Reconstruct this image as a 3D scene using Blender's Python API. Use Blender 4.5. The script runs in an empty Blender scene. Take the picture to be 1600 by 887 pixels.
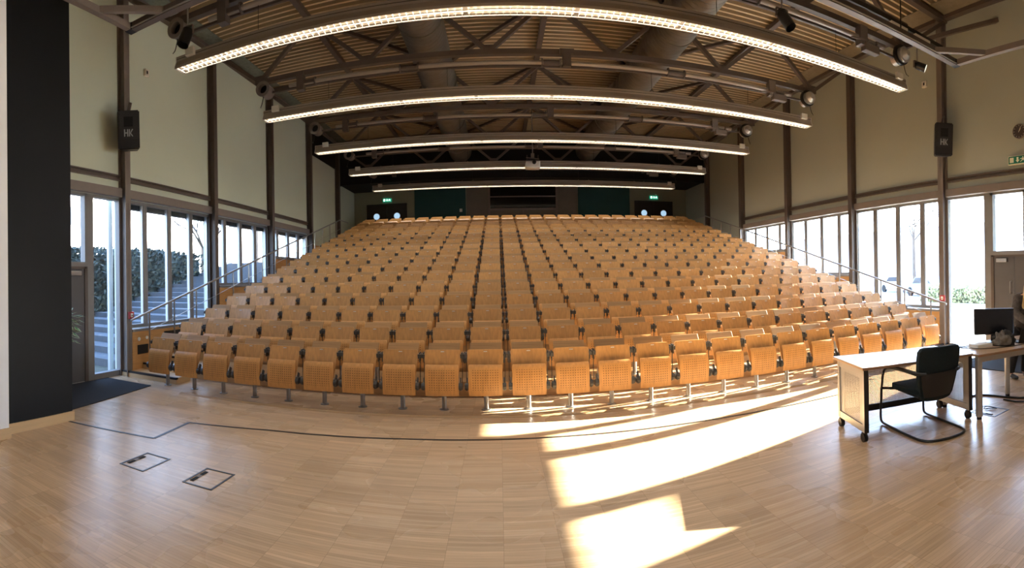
import bpy, bmesh, math, random
from mathutils import Matrix, Vector
random.seed(7)
sc = bpy.context.scene
COL = sc.collection
PI = math.pi

# ------------------------------------------------------------------ camera (cylindrical panorama, as the phone took it)
F, CX, CY, ROLL, PITCH, EYE = 757.54, 779.69, 431.34, -.0179, .0034, 1.7
cd = bpy.data.cameras.new('camera'); cd.type = 'PANO'; cd.panorama_type = 'CENTRAL_CYLINDRICAL'
cd.central_cylindrical_range_u_min = -CX / F; cd.central_cylindrical_range_u_max = (1600 - CX) / F
cd.central_cylindrical_range_v_min = -(887 - CY) / F; cd.central_cylindrical_range_v_max = CY / F
cd.central_cylindrical_radius = 1.0
cd.clip_end = 500
cam = bpy.data.objects.new('camera', cd); COL.objects.link(cam)
cr, sr, cp, sp = math.cos(ROLL), math.sin(ROLL), math.cos(PITCH), math.sin(PITCH)
rt = (cr, 0, sr); z2 = (-sr, 0, cr)
fw = (z2[0]*sp, cp, z2[2]*sp); up = (z2[0]*cp, -sp, z2[2]*cp)
cam.matrix_world = Matrix(((rt[0], up[0], -fw[0], 0), (rt[1], up[1], -fw[1], 0), (rt[2], up[2], -fw[2], EYE), (0, 0, 0, 1)))
sc.camera = cam

# ------------------------------------------------------------------ materials
MATS = {}
def mat(name, color, rough=.5, metal=0., emit=None, estr=0., noise=0., nscale=8., spec=.5, coat=0., stretch=(1, 1, 1), bump=0., rand=0.):
    if name in MATS: return MATS[name]
    m = bpy.data.materials.new(name); m.use_nodes = True
    nt = m.node_tree; b = nt.nodes['Principled BSDF']; N = nt.nodes.new; L = nt.links.new
    b.inputs['Base Color'].default_value = (*color, 1); b.inputs['Roughness'].default_value = rough
    b.inputs['Metallic'].default_value = metal; b.inputs['Specular IOR Level'].default_value = spec
    b.inputs['Coat Weight'].default_value = coat; b.inputs['Coat Roughness'].default_value = .12
    if emit:
        b.inputs['Emission Color'].default_value = (*emit, 1); b.inputs['Emission Strength'].default_value = estr
    if noise or rand or bump:
        tc = N('ShaderNodeTexCoord'); mp = N('ShaderNodeMapping'); mp.inputs['Scale'].default_value = stretch
        L(tc.outputs['Object'], mp.inputs['Vector'])
        nz = N('ShaderNodeTexNoise'); nz.inputs['Scale'].default_value = nscale; nz.inputs['Detail'].default_value = 5
        L(mp.outputs[0], nz.inputs['Vector'])
        mr = N('ShaderNodeMapRange'); mr.inputs[1].default_value = .25; mr.inputs[2].default_value = .75
        mr.inputs[3].default_value = 1 - noise; mr.inputs[4].default_value = 1 + noise
        L(nz.outputs['Fac'], mr.inputs[0])
        val = mr.outputs[0]
        if rand:
            oi = N('ShaderNodeObjectInfo'); m2 = N('ShaderNodeMapRange'); m2.inputs[3].default_value = 1 - rand; m2.inputs[4].default_value = 1 + rand
            L(oi.outputs['Random'], m2.inputs[0]); mu = N('ShaderNodeMath'); mu.operation = 'MULTIPLY'
            L(val, mu.inputs[0]); L(m2.outputs[0], mu.inputs[1]); val = mu.outputs[0]
        vm = N('ShaderNodeVectorMath'); vm.operation = 'SCALE'; vm.inputs[0].default_value = color
        L(val, vm.inputs['Scale']); L(vm.outputs[0], b.inputs['Base Color'])
        if bump:
            bp = N('ShaderNodeBump'); bp.inputs['Strength'].default_value = bump; bp.inputs['Distance'].default_value = .01
            L(nz.outputs['Fac'], bp.inputs['Height']); L(bp.outputs[0], b.inputs['Normal'])
    MATS[name] = m
    return m

BEECH = (.61, .325, .113)
seat_wood = mat('beech_plywood', BEECH, .38, noise=.14, nscale=3, stretch=(14, 14, 1.2), rand=.10, coat=.25)
panel_wood = mat('beech_panel', (.56, .30, .11), .4, noise=.12, nscale=3, stretch=(1, 1.2, 14))
tier_wood = mat('tier_wood', (.50, .30, .135), .4, noise=.15, nscale=2.5, stretch=(1, 12, 12))
tablet_wood = mat('tablet_wood', (.40, .225, .09), .65, noise=.15, nscale=3, stretch=(1.5, 14, 14), rand=.12)
skirting = mat('pale_skirting', (.62, .42, .22), .45, noise=.06, nscale=2, stretch=(1, 1, 10))
steel = mat('painted_steel', (.115, .09, .078), .5, noise=.06)
steel_light = mat('taupe_painted_steel', (.21, .175, .155), .5, noise=.05)
frame_grey = mat('window_frame_grey', (.22, .215, .215), .4, noise=.04)
chrome = mat('brushed_steel', (.42, .41, .40), .3, 1.0)
post_steel = mat('grey_post_steel', (.34, .34, .35), .35, .8)
dark_hinge = mat('dark_grey_hinge', (.085, .083, .082), .35, .3)
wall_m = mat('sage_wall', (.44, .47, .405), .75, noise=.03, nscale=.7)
wall_back_m = mat('olive_back_wall', (.30, .30, .215), .75, noise=.03, nscale=.8)
white_wall = mat('white_plaster', (.85, .86, .88), .8, noise=.02)
black_wall = mat('black_wall_paint', (.005, .006, .008), .6, noise=.12, nscale=2, spec=.25)
black_m = mat('black_matt', (.006, .006, .007), .85)
black_plastic = mat('black_plastic', (.014, .014, .016), .4)
black_metal = mat('black_metal', (.012, .012, .012), .3)
teal_m = mat('teal_panel', (.008, .07, .075), .6, noise=.08, nscale=2)
greypanel = mat('grey_panel', (.17, .15, .13), .6, noise=.05)
door_grey = mat('grey_door', (.105, .10, .10), .45, noise=.04)
door_dark = mat('dark_brown_door', (.02, .014, .012), .5)
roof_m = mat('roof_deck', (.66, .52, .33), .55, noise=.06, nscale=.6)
galv = mat('galvanised_sheet', (.22, .255, .23), .4, .45, noise=.25, nscale=14)
carpet_m = mat('dark_doormat', (.018, .018, .02), .95, noise=.3, nscale=60)
white_m = mat('white_enamel', (.8, .79, .75), .4)
cream_m = mat('cream_plastic', (.72, .68, .58), .5)
red_m = mat('red_alarm', (.42, .03, .03), .4)
green_e = mat('exit_green', (.0, .22, .12), .5, emit=(0., .35, .2), estr=.35)
white_e = mat('exit_white', (.9, .95, .9), .5, emit=(.75, 1., .85), estr=.8)
green_s = mat('sign_green', (.0, .17, .10), .5)
cream_s = mat('sign_cream', (.85, .85, .66), .5)
porthole = mat('porthole_glow', (.5, .7, .85), .2, emit=(.5, .75, 1.), estr=.3)
booth_glass = mat('booth_glass', (.012, .012, .011), .12)
tube_m = mat('lit_tube', (1, .95, .85), .4)
louver_m = mat('louver_white', (.80, .76, .66), .35, .2)
bar_alu = mat('bar_housing', (.40, .345, .285), .4, .25)
fabric_chair = mat('dark_teal_fabric', (.006, .017, .022), .9, noise=.25, nscale=50)
table_top_m = mat('beech_laminate', (.52, .36, .23), .28, noise=.06, nscale=2, stretch=(1, 12, 12))
table_edge = mat('table_edge', (.33, .19, .10), .4)
silver = mat('silver_paint', (.52, .50, .47), .35, .55)
screen_m = mat('dark_screen', (.008, .008, .009), .18)
coat_m = mat('dark_grey_jacket', (.035, .033, .032), .9, noise=.4, nscale=18, bump=.6)
coat2_m = mat('taupe_coat', (.085, .07, .06), .9, noise=.35, nscale=25, bump=.4)
trouser_m = mat('black_trousers', (.012, .012, .014), .9, noise=.2, nscale=20)
skin_m = mat('skin', (.62, .36, .26), .5)
hair_m = mat('blond_hair', (.55, .38, .17), .5, noise=.35, nscale=6, stretch=(12, 12, 1))
leaf_m = mat('leaf_green', (.05, .20, .055), .45)
leaf_e = mat('leaf_cream_edge', (.55, .62, .38), .45)
pot_m = mat('terracotta', (.30, .12, .06), .7)
concrete = mat('concrete_step', (.10, .11, .125), .85, noise=.1, nscale=3)
paving = mat('paving', (.30, .29, .27), .9, noise=.12, nscale=1.2)
lawn_m = mat('lawn', (.16, .22, .09), .95, noise=.3, nscale=2)
hedge_m = mat('hedge_green', (.05, .065, .055), .9, noise=.4, nscale=12)
bark_m = mat('bark', (.10, .085, .075), .9, noise=.2, nscale=6)
facade_m = mat('white_facade', (.82, .81, .78), .8, noise=.03)
facade_glass = mat('facade_window', (.03, .04, .055), .3, spec=.2)
zinc = mat('zinc_pipe', (.55, .6, .66), .4, .4)
car_blue = mat('blue_car_paint', (.10, .16, .30), .25, coat=.6)
car_white = mat('white_car_paint', (.8, .8, .8), .25, coat=.6)
tyre_m = mat('tyre', (.02, .02, .02), .8)
clock_m = mat('clock_face', (.07, .052, .046), .4)
lamp_glass = mat('lamp_glass', (.8, .8, .7), .2, emit=(1, .95, .8), estr=.4)
screen_e = mat('laptop_screen', (.2, .3, .45), .3, emit=(.45, .65, 1.), estr=.8)

def parquet():
    m = bpy.data.materials.new('parquet'); m.use_nodes = True
    nt = m.node_tree; N = nt.nodes.new; L = nt.links.new; b = nt.nodes['Principled BSDF']
    tc = N('ShaderNodeTexCoord')
    def brick(w, h, off, c1, c2, mort):
        t = N('ShaderNodeTexBrick'); t.inputs['Scale'].default_value = 1; t.offset = off
        t.inputs['Brick Width'].default_value = w; t.inputs['Row Height'].default_value = h
        t.inputs['Mortar Size'].default_value = mort; t.inputs['Mortar Smooth'].default_value = .3
        t.inputs['Color1'].default_value = (*c1, 1); t.inputs['Color2'].default_value = (*c2, 1)
        t.inputs['Mortar'].default_value = (.30, .19, .10, 1)
        L(tc.outputs['Object'], t.inputs['Vector']); return t
    a = brick(.36, .028, .0, (.66, .485, .32), (.52, .36, .22), .0006)
    c = brick(.36, .168, .0, (1.05, 1.03, 1.0), (.89, .87, .84), .0012)
    c.inputs['Mortar'].default_value = (.72, .68, .62, 1)
    mx = N('ShaderNodeMix'); mx.data_type = 'RGBA'; mx.blend_type = 'MULTIPLY'; mx.inputs[0].default_value = 1
    L(a.outputs['Color'], mx.inputs[6]); L(c.outputs['Color'], mx.inputs[7])
    mp = N('ShaderNodeMapping'); mp.inputs['Scale'].default_value = (1.5, 30, 1); L(tc.outputs['Object'], mp.inputs[0])
    nz = N('ShaderNodeTexNoise'); nz.inputs['Scale'].default_value = 3; nz.inputs['Detail'].default_value = 6; L(mp.outputs[0], nz.inputs['Vector'])
    mr = N('ShaderNodeMapRange'); mr.inputs[1].default_value = .3; mr.inputs[2].default_value = .7; mr.inputs[3].default_value = .9; mr.inputs[4].default_value = 1.1
    L(nz.outputs['Fac'], mr.inputs[0])
    vm = N('ShaderNodeVectorMath'); vm.operation = 'SCALE'; L(mx.outputs[2], vm.inputs[0]); L(mr.outputs[0], vm.inputs['Scale'])
    L(vm.outputs[0], b.inputs['Base Color'])
    n2 = N('ShaderNodeTexNoise'); n2.inputs['Scale'].default_value = 1.3; L(tc.outputs['Object'], n2.inputs['Vector'])
    m3 = N('ShaderNodeMapRange'); m3.inputs[3].default_value = .20; m3.inputs[4].default_value = .36; L(n2.outputs['Fac'], m3.inputs[0])
    L(m3.outputs[0], b.inputs['Roughness'])
    b.inputs['Specular IOR Level'].default_value = .5
    return m
floor_m = parquet()

def glass_pane():
    m = bpy.data.materials.new('window_glass'); m.use_nodes = True
    nt = m.node_tree; nt.nodes.clear(); N = nt.nodes.new; L = nt.links.new
    t = N('ShaderNodeBsdfTransparent'); t.inputs[0].default_value = (.93, .96, .97, 1)
    g = N('ShaderNodeBsdfGlossy'); g.inputs['Roughness'].default_value = .02
    lw = N('ShaderNodeLayerWeight'); lw.inputs['Blend'].default_value = .5
    pw = N('ShaderNodeMath'); pw.operation = 'POWER'; pw.inputs[1].default_value = 5; L(lw.outputs['Facing'], pw.inputs[0])
    fr = N('ShaderNodeMath'); fr.operation = 'MULTIPLY_ADD'; fr.inputs[1].default_value = .4; fr.inputs[2].default_value = .03; L(pw.outputs[0], fr.inputs[0])
    mx = N('ShaderNodeMixShader'); o = N('ShaderNodeOutputMaterial')
    L(fr.outputs[0], mx.inputs[0]); L(t.outputs[0], mx.inputs[1]); L(g.outputs[0], mx.inputs[2]); L(mx.outputs[0], o.inputs[0])
    return m
glass_m = glass_pane()

def perforated(name, base, pitch, hole, hx, hz, cz, seethrough, rough=.38, metal=0.):
    """rows of round holes over the middle of a sheet lying in the object's XZ plane"""
    m = bpy.data.materials.new(name); m.use_nodes = True
    nt = m.node_tree; N = nt.nodes.new; L = nt.links.new; b = nt.nodes['Principled BSDF']
    tc = N('ShaderNodeTexCoord'); sx = N('ShaderNodeSeparateXYZ'); L(tc.outputs['Object'], sx.inputs[0])
    def M(op, a, b2=None):
        n = N('ShaderNodeMath'); n.operation = op
        for i, v in enumerate((a, b2)):
            if v is None: continue
            if isinstance(v, (int, float)): n.inputs[i].default_value = v
            else: L(v, n.inputs[i])
        return n.outputs[0]
    def cell(o):
        f = M('FRACT', M('ADD', M('DIVIDE', o, pitch), 100.5)); return M('SUBTRACT', f, .5)
    zz = M('SUBTRACT', sx.outputs[2], cz)
    cx_, cz_ = cell(sx.outputs[0]), cell(zz)
    d = M('SQRT', M('ADD', M('MULTIPLY', cx_, cx_), M('MULTIPLY', cz_, cz_)))
    h = M('LESS_THAN', d, hole / pitch)
    h = M('MULTIPLY', h, M('LESS_THAN', M('ABSOLUTE', sx.outputs[0]), hx))
    h = M('MULTIPLY', h, M('LESS_THAN', M('ABSOLUTE', zz), hz))
    b.inputs['Roughness'].default_value = rough; b.inputs['Metallic'].default_value = metal
    mp = N('ShaderNodeMapping'); mp.inputs['Scale'].default_value = (14, 14, 1.2); L(tc.outputs['Object'], mp.inputs[0])
    nz = N('ShaderNodeTexNoise'); nz.inputs['Scale'].default_value = 3; L(mp.outputs[0], nz.inputs['Vector'])
    mr = N('ShaderNodeMapRange'); mr.inputs[1].default_value = .25; mr.inputs[2].default_value = .75; mr.inputs[3].default_value = .88; mr.inputs[4].default_value = 1.12
    L(nz.outputs['Fac'], mr.inputs[0])
    vm = N('ShaderNodeVectorMath'); vm.operation = 'SCALE'; vm.inputs[0].default_value = base; L(mr.outputs[0], vm.inputs['Scale'])
    mx = N('ShaderNodeMix'); mx.data_type = 'RGBA'; L(h, mx.inputs[0]); L(vm.outputs[0], mx.inputs[6]); mx.inputs[7].default_value = (.13, .065, .025, 1)
    L(mx.outputs[2], b.inputs['Base Color'])
    if seethrough:
        L(M('SUBTRACT', 1, h), b.inputs['Alpha'])
    return m
pan_m = perforated('perforated_beech', (.65, .335, .11), .031, .0060, .165, .125, .43, False)
sheet_m = perforated('perforated_silver_sheet', (.50, .48, .45), .016, .0055, .9, .235, .40, True, .4, .5)
sheet_side_m = perforated('perforated_silver_side', (.50, .48, .45), .016, .0055, .20, .225, .40, True, .4, .5)

def spiral_duct():
    m = bpy.data.materials.new('spiral_duct_zinc'); m.use_nodes = True
    nt = m.node_tree; N = nt.nodes.new; L = nt.links.new; b = nt.nodes['Principled BSDF']
    b.inputs['Metallic'].default_value = .75; b.inputs['Roughness'].default_value = .42; b.inputs['Base Color'].default_value = (.36, .335, .30, 1)
    tc = N('ShaderNodeTexCoord'); mp = N('ShaderNodeMapping'); mp.inputs['Rotation'].default_value = (0, 0, .12); L(tc.outputs['Object'], mp.inputs[0])
    w = N('ShaderNodeTexWave'); w.bands_direction = 'Y'; w.inputs['Scale'].default_value = 2.4; L(mp.outputs[0], w.inputs['Vector'])
    r = N('ShaderNodeValToRGB'); r.color_ramp.elements[0].position = .86; r.color_ramp.elements[1].position = .97; L(w.outputs['Fac'], r.inputs[0])
    bp = N('ShaderNodeBump'); bp.inputs['Strength'].default_value = .9; bp.inputs['Distance'].default_value = .03; L(r.outputs[0], bp.inputs['Height']); L(bp.outputs[0], b.inputs['Normal'])
    nz = N('ShaderNodeTexNoise'); nz.inputs['Scale'].default_value = 4; L(tc.outputs['Object'], nz.inputs['Vector'])
    mr = N('ShaderNodeMapRange'); mr.inputs[3].default_value = .17; mr.inputs[4].default_value = .34; L(nz.outputs['Fac'], mr.inputs[0])
    vm = N('ShaderNodeVectorMath'); vm.operation = 'SCALE'; vm.inputs[0].default_value = (1, .93, .82); L(mr.outputs[0], vm.inputs['Scale']); L(vm.outputs[0], b.inputs['Base Color'])
    return m
duct_m = spiral_duct()

# ------------------------------------------------------------------ mesh helpers
class MB:
    def __init__(s): s.v = []; s.f = []
    def add(s, vs, fs):
        o = len(s.v); s.v += [tuple(p) for p in vs]; s.f += [tuple(o + i for i in f) for f in fs]; return s
    def box(s, x0, x1, y0, y1, z0, z1):
        return s.add([(x0,y0,z0),(x1,y0,z0),(x1,y1,z0),(x0,y1,z0),(x0,y0,z1),(x1,y0,z1),(x1,y1,z1),(x0,y1,z1)],
                     [(0,3,2,1),(4,5,6,7),(0,1,5,4),(1,2,6,5),(2,3,7,6),(3,0,4,7)])
    def rbox(s, x0, x1, y0, y1, z0, z1, r, seg=2):
        bm = bmesh.new(); bmesh.ops.create_cube(bm, size=1)
        for v in bm.verts:
            v.co = Vector((x0 + (v.co.x + .5)*(x1-x0), y0 + (v.co.y + .5)*(y1-y0), z0 + (v.co.z + .5)*(z1-z0)))
        bmesh.ops.bevel(bm, geom=list(bm.edges), offset=r, segments=seg, profile=.5, affect='EDGES')
        return s.bm(bm)
    def bm(s, bm, M=None):
        bm.verts.ensure_lookup_table(); bm.verts.index_update()
        vs = [(M @ v.co) if M else v.co for v in bm.verts]
        s.add([tuple(v) for v in vs], [tuple(v.index for v in f.verts) for f in bm.faces]); bm.free(); return s
    def bar(s, p, q, w, h=None, upv=(0, 0, 1)):
        """square bar from p to q, w wide, h high"""
        h = h or w; p, q = Vector(p), Vector(q); d = (q - p).normalized(); u = Vector(upv)
        if abs(d.dot(u)) > .98: u = Vector((0, 1, 0))
        a = d.cross(u).normalized(); b = a.cross(d).normalized()
        vs = [e + a*(i*w/2) + b*(j*h/2) for e in (p, q) for i, j in ((-1,-1),(1,-1),(1,1),(-1,1))]
        return s.add(vs, [(3,2,1,0),(4,5,6,7),(0,1,5,4),(1,2,6,5),(2,3,7,6),(3,0,4,7)])
    def cyl(s, p, q, r, n=16, r2=None, cap=True):
        r2 = r if r2 is None else r2; p, q = Vector(p), Vector(q); d = (q - p).normalized()
        u = Vector((0, 0, 1)) if abs(d.z) < .9 else Vector((1, 0, 0)); a = d.cross(u).normalized(); b = d.cross(a)
        vs = [p + (a*math.cos(t) + b*math.sin(t))*r for t in [2*PI*i/n for i in range(n)]] + [q + (a*math.cos(t) + b*math.sin(t))*r2 for t in [2*PI*i/n for i in range(n)]]
        fs = [(i, n+i, n+(i+1) % n, (i+1) % n) for i in range(n)]
        if cap: fs += [tuple(range(n)), tuple(range(2*n-1, n-1, -1))]
        return s.add(vs, fs)
    def ring(s, p, q, r0, r1, n=24):
        """hollow tube with walls between radii r0<r1"""
        p, q = Vector(p), Vector(q); d = (q - p).normalized()
        u = Vector((0, 0, 1)) if abs(d.z) < .9 else Vector((1, 0, 0)); a = d.cross(u).normalized(); b = d.cross(a)
        vs = []
        for e, r in ((p, r1), (q, r1), (q, r0), (p, r0)):
            vs += [e + (a*math.cos(2*PI*i/n) + b*math.sin(2*PI*i/n))*r for i in range(n)]
        fs = [(k*n+i, ((k+1) % 4)*n+i, ((k+1) % 4)*n+(i+1) % n, k*n+(i+1) % n) for k in range(4) for i in range(n)]
        return s.add(vs, fs)
    def lathe(s, prof, c=(0, 0, 0), n=20):
        vs = [(c[0]+r*math.cos(2*PI*i/n), c[1]+r*math.sin(2*PI*i/n), c[2]+z) for r, z in prof for i in range(n)]
        fs = [(k*n+i, k*n+(i+1) % n, (k+1)*n+(i+1) % n, (k+1)*n+i) for k in range(len(prof)-1) for i in range(n)]
        fs += [tuple(range(n-1, -1, -1)), tuple((len(prof)-1)*n+i for i in range(n))]
        return s.add(vs, fs)
    def tube(s, pts, r, n=8, smooth=0):
        P = [Vector(p) for p in pts]
        for _ in range(smooth):
            Q = [P[0]]
            for a, b in zip(P, P[1:]): Q += [a*.75 + b*.25, a*.25 + b*.75]
            P = Q + [P[-1]]
        prev = None; rings = []
        for i, p in enumerate(P):
            d = (P[min(i+1, len(P)-1)] - P[max(i-1, 0)]).normalized()
            if prev is None:
                u = Vector((0, 0, 1)) if abs(d.z) < .9 else Vector((1, 0, 0)); a = d.cross(u).normalized()
            else:
                a = (prev - d*prev.dot(d)).normalized()
            prev = a; b = d.cross(a)
            rings.append([p + (a*math.cos(2*PI*k/n) + b*math.sin(2*PI*k/n))*r for k in range(n)])
        vs = [v for R in rings for v in R]
        fs = [(i*n+k, i*n+(k+1) % n, (i+1)*n+(k+1) % n, (i+1)*n+k) for i in range(len(P)-1) for k in range(n)]
        fs += [tuple(range(n-1, -1, -1)), tuple((len(P)-1)*n+k for k in range(n))]
        return s.add(vs, fs)
    def prism(s, poly, axis, a, b):
        """extrude a 2-D polygon: axis 'x' -> (y,z) points, 'y' -> (x,z), 'z' -> (x,y)"""
        f = {'x': lambda p, t: (t, p[0], p[1]), 'y': lambda p, t: (p[0], t, p[1]), 'z': lambda p, t: (p[0], p[1], t)}[axis]
        n = len(poly); vs = [f(p, a) for p in poly] + [f(p, b) for p in poly]
        return s.add(vs, [tuple(range(n-1, -1, -1)), tuple(range(n, 2*n))] + [(i, (i+1) % n, n+(i+1) % n, n+i) for i in range(n)])
    def xf(s, M):
        s.v = [tuple(M @ Vector(p)) for p in s.v]; return s
    def mesh(s, name, m, smooth=False):
        me = bpy.data.meshes.new(name); me.from_pydata(s.v, [], s.f); me.update()
        bm = bmesh.new(); bm.from_mesh(me); bmesh.ops.recalc_face_normals(bm, faces=bm.faces); bm.to_mesh(me); bm.free()
        if m: me.materials.append(m)
        if smooth:
            for p in me.polygons: p.use_smooth = True
            try: me.set_sharp_from_angle(angle=.7)
            except Exception: pass
        return me

def obj(name, mb, m, parent=None, smooth=False, label=None, loc=None, rot=None, kind=None):
    me = mb.mesh(name, m, smooth) if isinstance(mb, MB) else mb
    o = bpy.data.objects.new(name, me); COL.objects.link(o)
    if parent: o.parent = parent
    if loc: o.location = loc
    if rot: o.rotation_euler = rot
    if label: o['label'] = label
    if kind: o['kind'] = kind
    return o
def thing(name, label, cat, loc=(0, 0, 0), rotz=0., group=None, rot=None):
    o = bpy.data.objects.new(name, None); COL.objects.link(o); o.empty_display_size = .1
    o.location = loc; o.rotation_euler = rot or (0, 0, rotz); o['label'] = label; o['category'] = cat
    if group: o['group'] = group
    return o
def tag(o, label, cat, group=None, kind=None):
    o['label'] = label; o['category'] = cat
    if group: o['group'] = group
    if kind: o['kind'] = kind
    return o
def struct(name, mb, m, parent=None, smooth=False):
    o = obj(name, mb, m, parent, smooth)
    if not parent: o['kind'] = 'structure'
    return o
def dup(root, loc, rotz=None, label=None):
    r = root.copy(); COL.objects.link(r); r.location = loc
    if rotz is not None: r.rotation_euler = (0, 0, rotz)
    if label: r['label'] = label
    for ch in list(root.children):
        c = ch.copy(); COL.objects.link(c); c.parent = r
        for g in list(ch.children):
            d = g.copy(); COL.objects.link(d); d.parent = c
    return r
ORD = ['', 'first', 'second', 'third', 'fourth', 'fifth', 'sixth', 'seventh', 'eighth', 'ninth', 'tenth', 'eleventh', 'twelfth', 'thirteenth']

# ------------------------------------------------------------------ room shell
XL, XR, YB, YF, ZR = -6.34, 8.51, 20.8, -3.6, 7.2      # inner faces
RISE, RUN, Y1, PITCHX, X0 = .206, .785, 6.27, .5483, -5.126
COLY = [6.37 + 2.952*k for k in range(6)]
HEAD = 3.29
SILL = [.85 + .774*k for k in range(3)]
YEND = -3.6
struct('floor', MB().box(XL - .3, XR + .3, YF - .2, 7.0, -.15, 0), floor_m)
t = MB()
for n in range(1, 17):
    y0 = 6.98 + RUN*(n - 1); t.box(-5.42, 7.77, y0, YB if n == 16 else y0 + RUN + .01, 0, RISE*n)
struct('floor_tier', t, tier_wood)
t = MB()     # landing beside the last tier
for x0, x1 in ((XL, -5.42), (7.77, XR)): t.box(x0, x1, 18.95, YB, 0, 3.296)
struct('floor_landing', t, tier_wood)

def stairs(x0, x1, wide):
    t = MB(); nos = MB()
    for i in range(32):
        y0 = 6.40 + .3925*i; z = .103*(i + 1)
        xa, xb = (x0, x1)
        if i == 0 and wide: xa, xb = wide
        t.box(xa, xb, y0, y0 + .3925 if i else 6.79, 0, z)
        nos.box(xa, xb, y0 - .004, y0 + .05, z - .03, z + .004)
    return t, nos
for side, x0, x1, wide in (('left', XL, -5.42, (XL, -5.05)), ('right', 7.77, XR, (7.45, XR))):
    a, b = stairs(x0, x1, wide)
    s_ = struct('floor_stairs', a, skirting); obj('stair_nosing', b, black_plastic, s_)

# side walls with window and door openings
def side_wall(xi, xo, openings):
    """wall slab between xi (inner) and xo, openings = (y0, y1, z0, z1) sorted by y"""
    t = MB(); x0, x1 = min(xi, xo), max(xi, xo); y = YF - .2
    for (a, b, z0, z1) in openings:
        t.box(x0, x1, y, a, -.1, ZR + .2)
        if z0 > 0: t.box(x0, x1, a, b, -.1, z0)
        t.box(x0, x1, a, b, z1, ZR + .2); y = b
    t.box(x0, x1, y, YB + .2, -.1, ZR + .2)
    return t
bays = [(COLY[k] + .17, COLY[k+1] + .09, SILL[k], HEAD) for k in range(3)]
struct('wall_left', side_wall(XL, XL - .22, [(4.2, 6.46, 0, HEAD)] + bays), mat('sage_wall_lit', (.62, .67, .545), .75, noise=.03, nscale=.7))  # same paint as the right wall; extra brightness put into its colour
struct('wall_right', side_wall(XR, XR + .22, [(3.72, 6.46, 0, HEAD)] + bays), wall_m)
struct('wall_front', MB().box(XL - .2, XR + .2, YF - .2, YF, -.1, ZR + .2), white_wall)
struct('wall_back', MB().box(XL - .2, XR + .2, YB, YB + .2, 0, ZR + .2), wall_back_m)
struct('wall_bulkhead', MB().box(XL, XR, 18.72, 18.9, 5.57, ZR), black_m)
struct('ceiling_rear', MB().box(XL, XR, 18.9, YB, 5.6, 5.7), black_m)
# corrugated roof deck, ribs across the hall
t = MB(); y = YF - .2; prof = []; per = .165
while y < 19.0:
    prof += [(y, ZR), (y + .05, ZR), (y + .08, ZR + .075), (y + .135, ZR + .075)]; y += per
vs = [(x, p[0], p[1]) for p in prof for x in (XL - .1, XR + .1)]
t.add(vs, [(2*i, 2*i+1, 2*i+3, 2*i+2) for i in range(len(prof) - 1)])
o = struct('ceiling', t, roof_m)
o.data.materials.append(mat('roof_deck_shade', (.30, .225, .135), .6))  # groove shade put into the colour so the ribs stand out
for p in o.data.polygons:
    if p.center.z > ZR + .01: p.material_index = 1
struct('ceiling_slab', MB().box(XL - .22, XR + .22, YF - .2, YB + .2, ZR + .2, ZR + .35), roof_m)
t = MB()
for k in range(-3, 5):
    ya = COLY[0] + 2.952*k + .07; yb = min(ya + 2.81, 18.7)
    t.box(XL, XL + .5, ya, yb, ZR - .02, ZR + .0)
struct('trim_1', t, galv)
struct('trim_2', MB().box(XL, XL + .14, YF, 18.7, ZR - .1, ZR - .021), steel)
struct('trim_3', MB().box(XR - .14, XR, YF, 18.7, ZR - .1, ZR - .0), steel)
t = MB()
for k in range(-3, 5):
    ya = COLY[0] + 2.952*k + .07; t.box(XR - .62, XR, ya, min(ya + 2.81, 18.7), ZR - .018, ZR)
struct('trim_4', t, mat('dull_roof_strip', (.25, .215, .15), .6, noise=.15, nscale=9))

# projecting near walls on the camera's left
struct('wall_black', MB().box(-5.0, -4.70, 2.86, 3.87, .115, ZR), black_wall)
struct('wall_near', MB().box(-6.34, -4.58, YF, 2.86, 0, ZR), white_wall)
struct('wall_recess', MB().box(XL, -5.0, 2.86, 3.3, 0, ZR), white_wall)
struct('baseboard_black_wall', MB().box(-5.0, -4.685, 2.86, 3.89, 0, .115), skirting)
struct('baseboard_left', MB().box(-4.58, -4.56, YF, 2.88, 0, .115), skirting)

# steel columns
for k in range(6):
    for side, xi, s_ in (('left', XL, 1), ('right', XR, -1)):
        xa = xi; xb = xi + s_*.18
        t = MB(); y = COLY[k]; z0 = 0 if k == 0 else min(3.3, RISE*(y - 6.5)/RUN)
        z0 = max(0, z0 - .1)
        a, b = sorted((xb - s_*.012, xb)); t.box(a, b, y, y + .14, z0, ZR - .1)
        a, b = sorted((xa, xa + s_*.012)); t.box(a, b, y, y + .14, z0, ZR - .1)
        a, b = sorted((xa, xb)); t.box(a, b, y + .064, y + .076, z0, ZR - .1)
        struct('wall_column', t, steel_light if k < 1 else steel)

# rails and head beams along the side walls
def along(side, xi, s_, y0, y1):
    def X(a, b): return sorted((xi + s_*a, xi + s_*b))
    h = MB(); a, b = X(0, .10); h.box(a, b, y0, y1, HEAD, HEAD + .16)
    r = MB(); a, b = X(.0, .07); r.box(a, b, y0, y1, 3.60, 3.625); r.box(a, b, y0, y1, 3.675, 3.70)
    a, b = X(0, .03); r.box(a, b, y0, y1, 3.625, 3.675)
    return h, r
n = 5
for side, xi, s_ in (('left', XL, 1), ('right', XR, -1)):
    spans = [(3.3, COLY[0])] + [(COLY[k] + .14, COLY[k+1]) for k in range(3)]
    h, r = MB(), MB()
    for y0, y1 in spans:
        a, b = along(side, xi, s_, y0, y1)
        h.add(a.v, a.f); r.add(b.v, b.f)
    struct('trim_%d' % n, h, steel_light); struct('trim_%d' % (n+1), r, steel); n += 2

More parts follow.
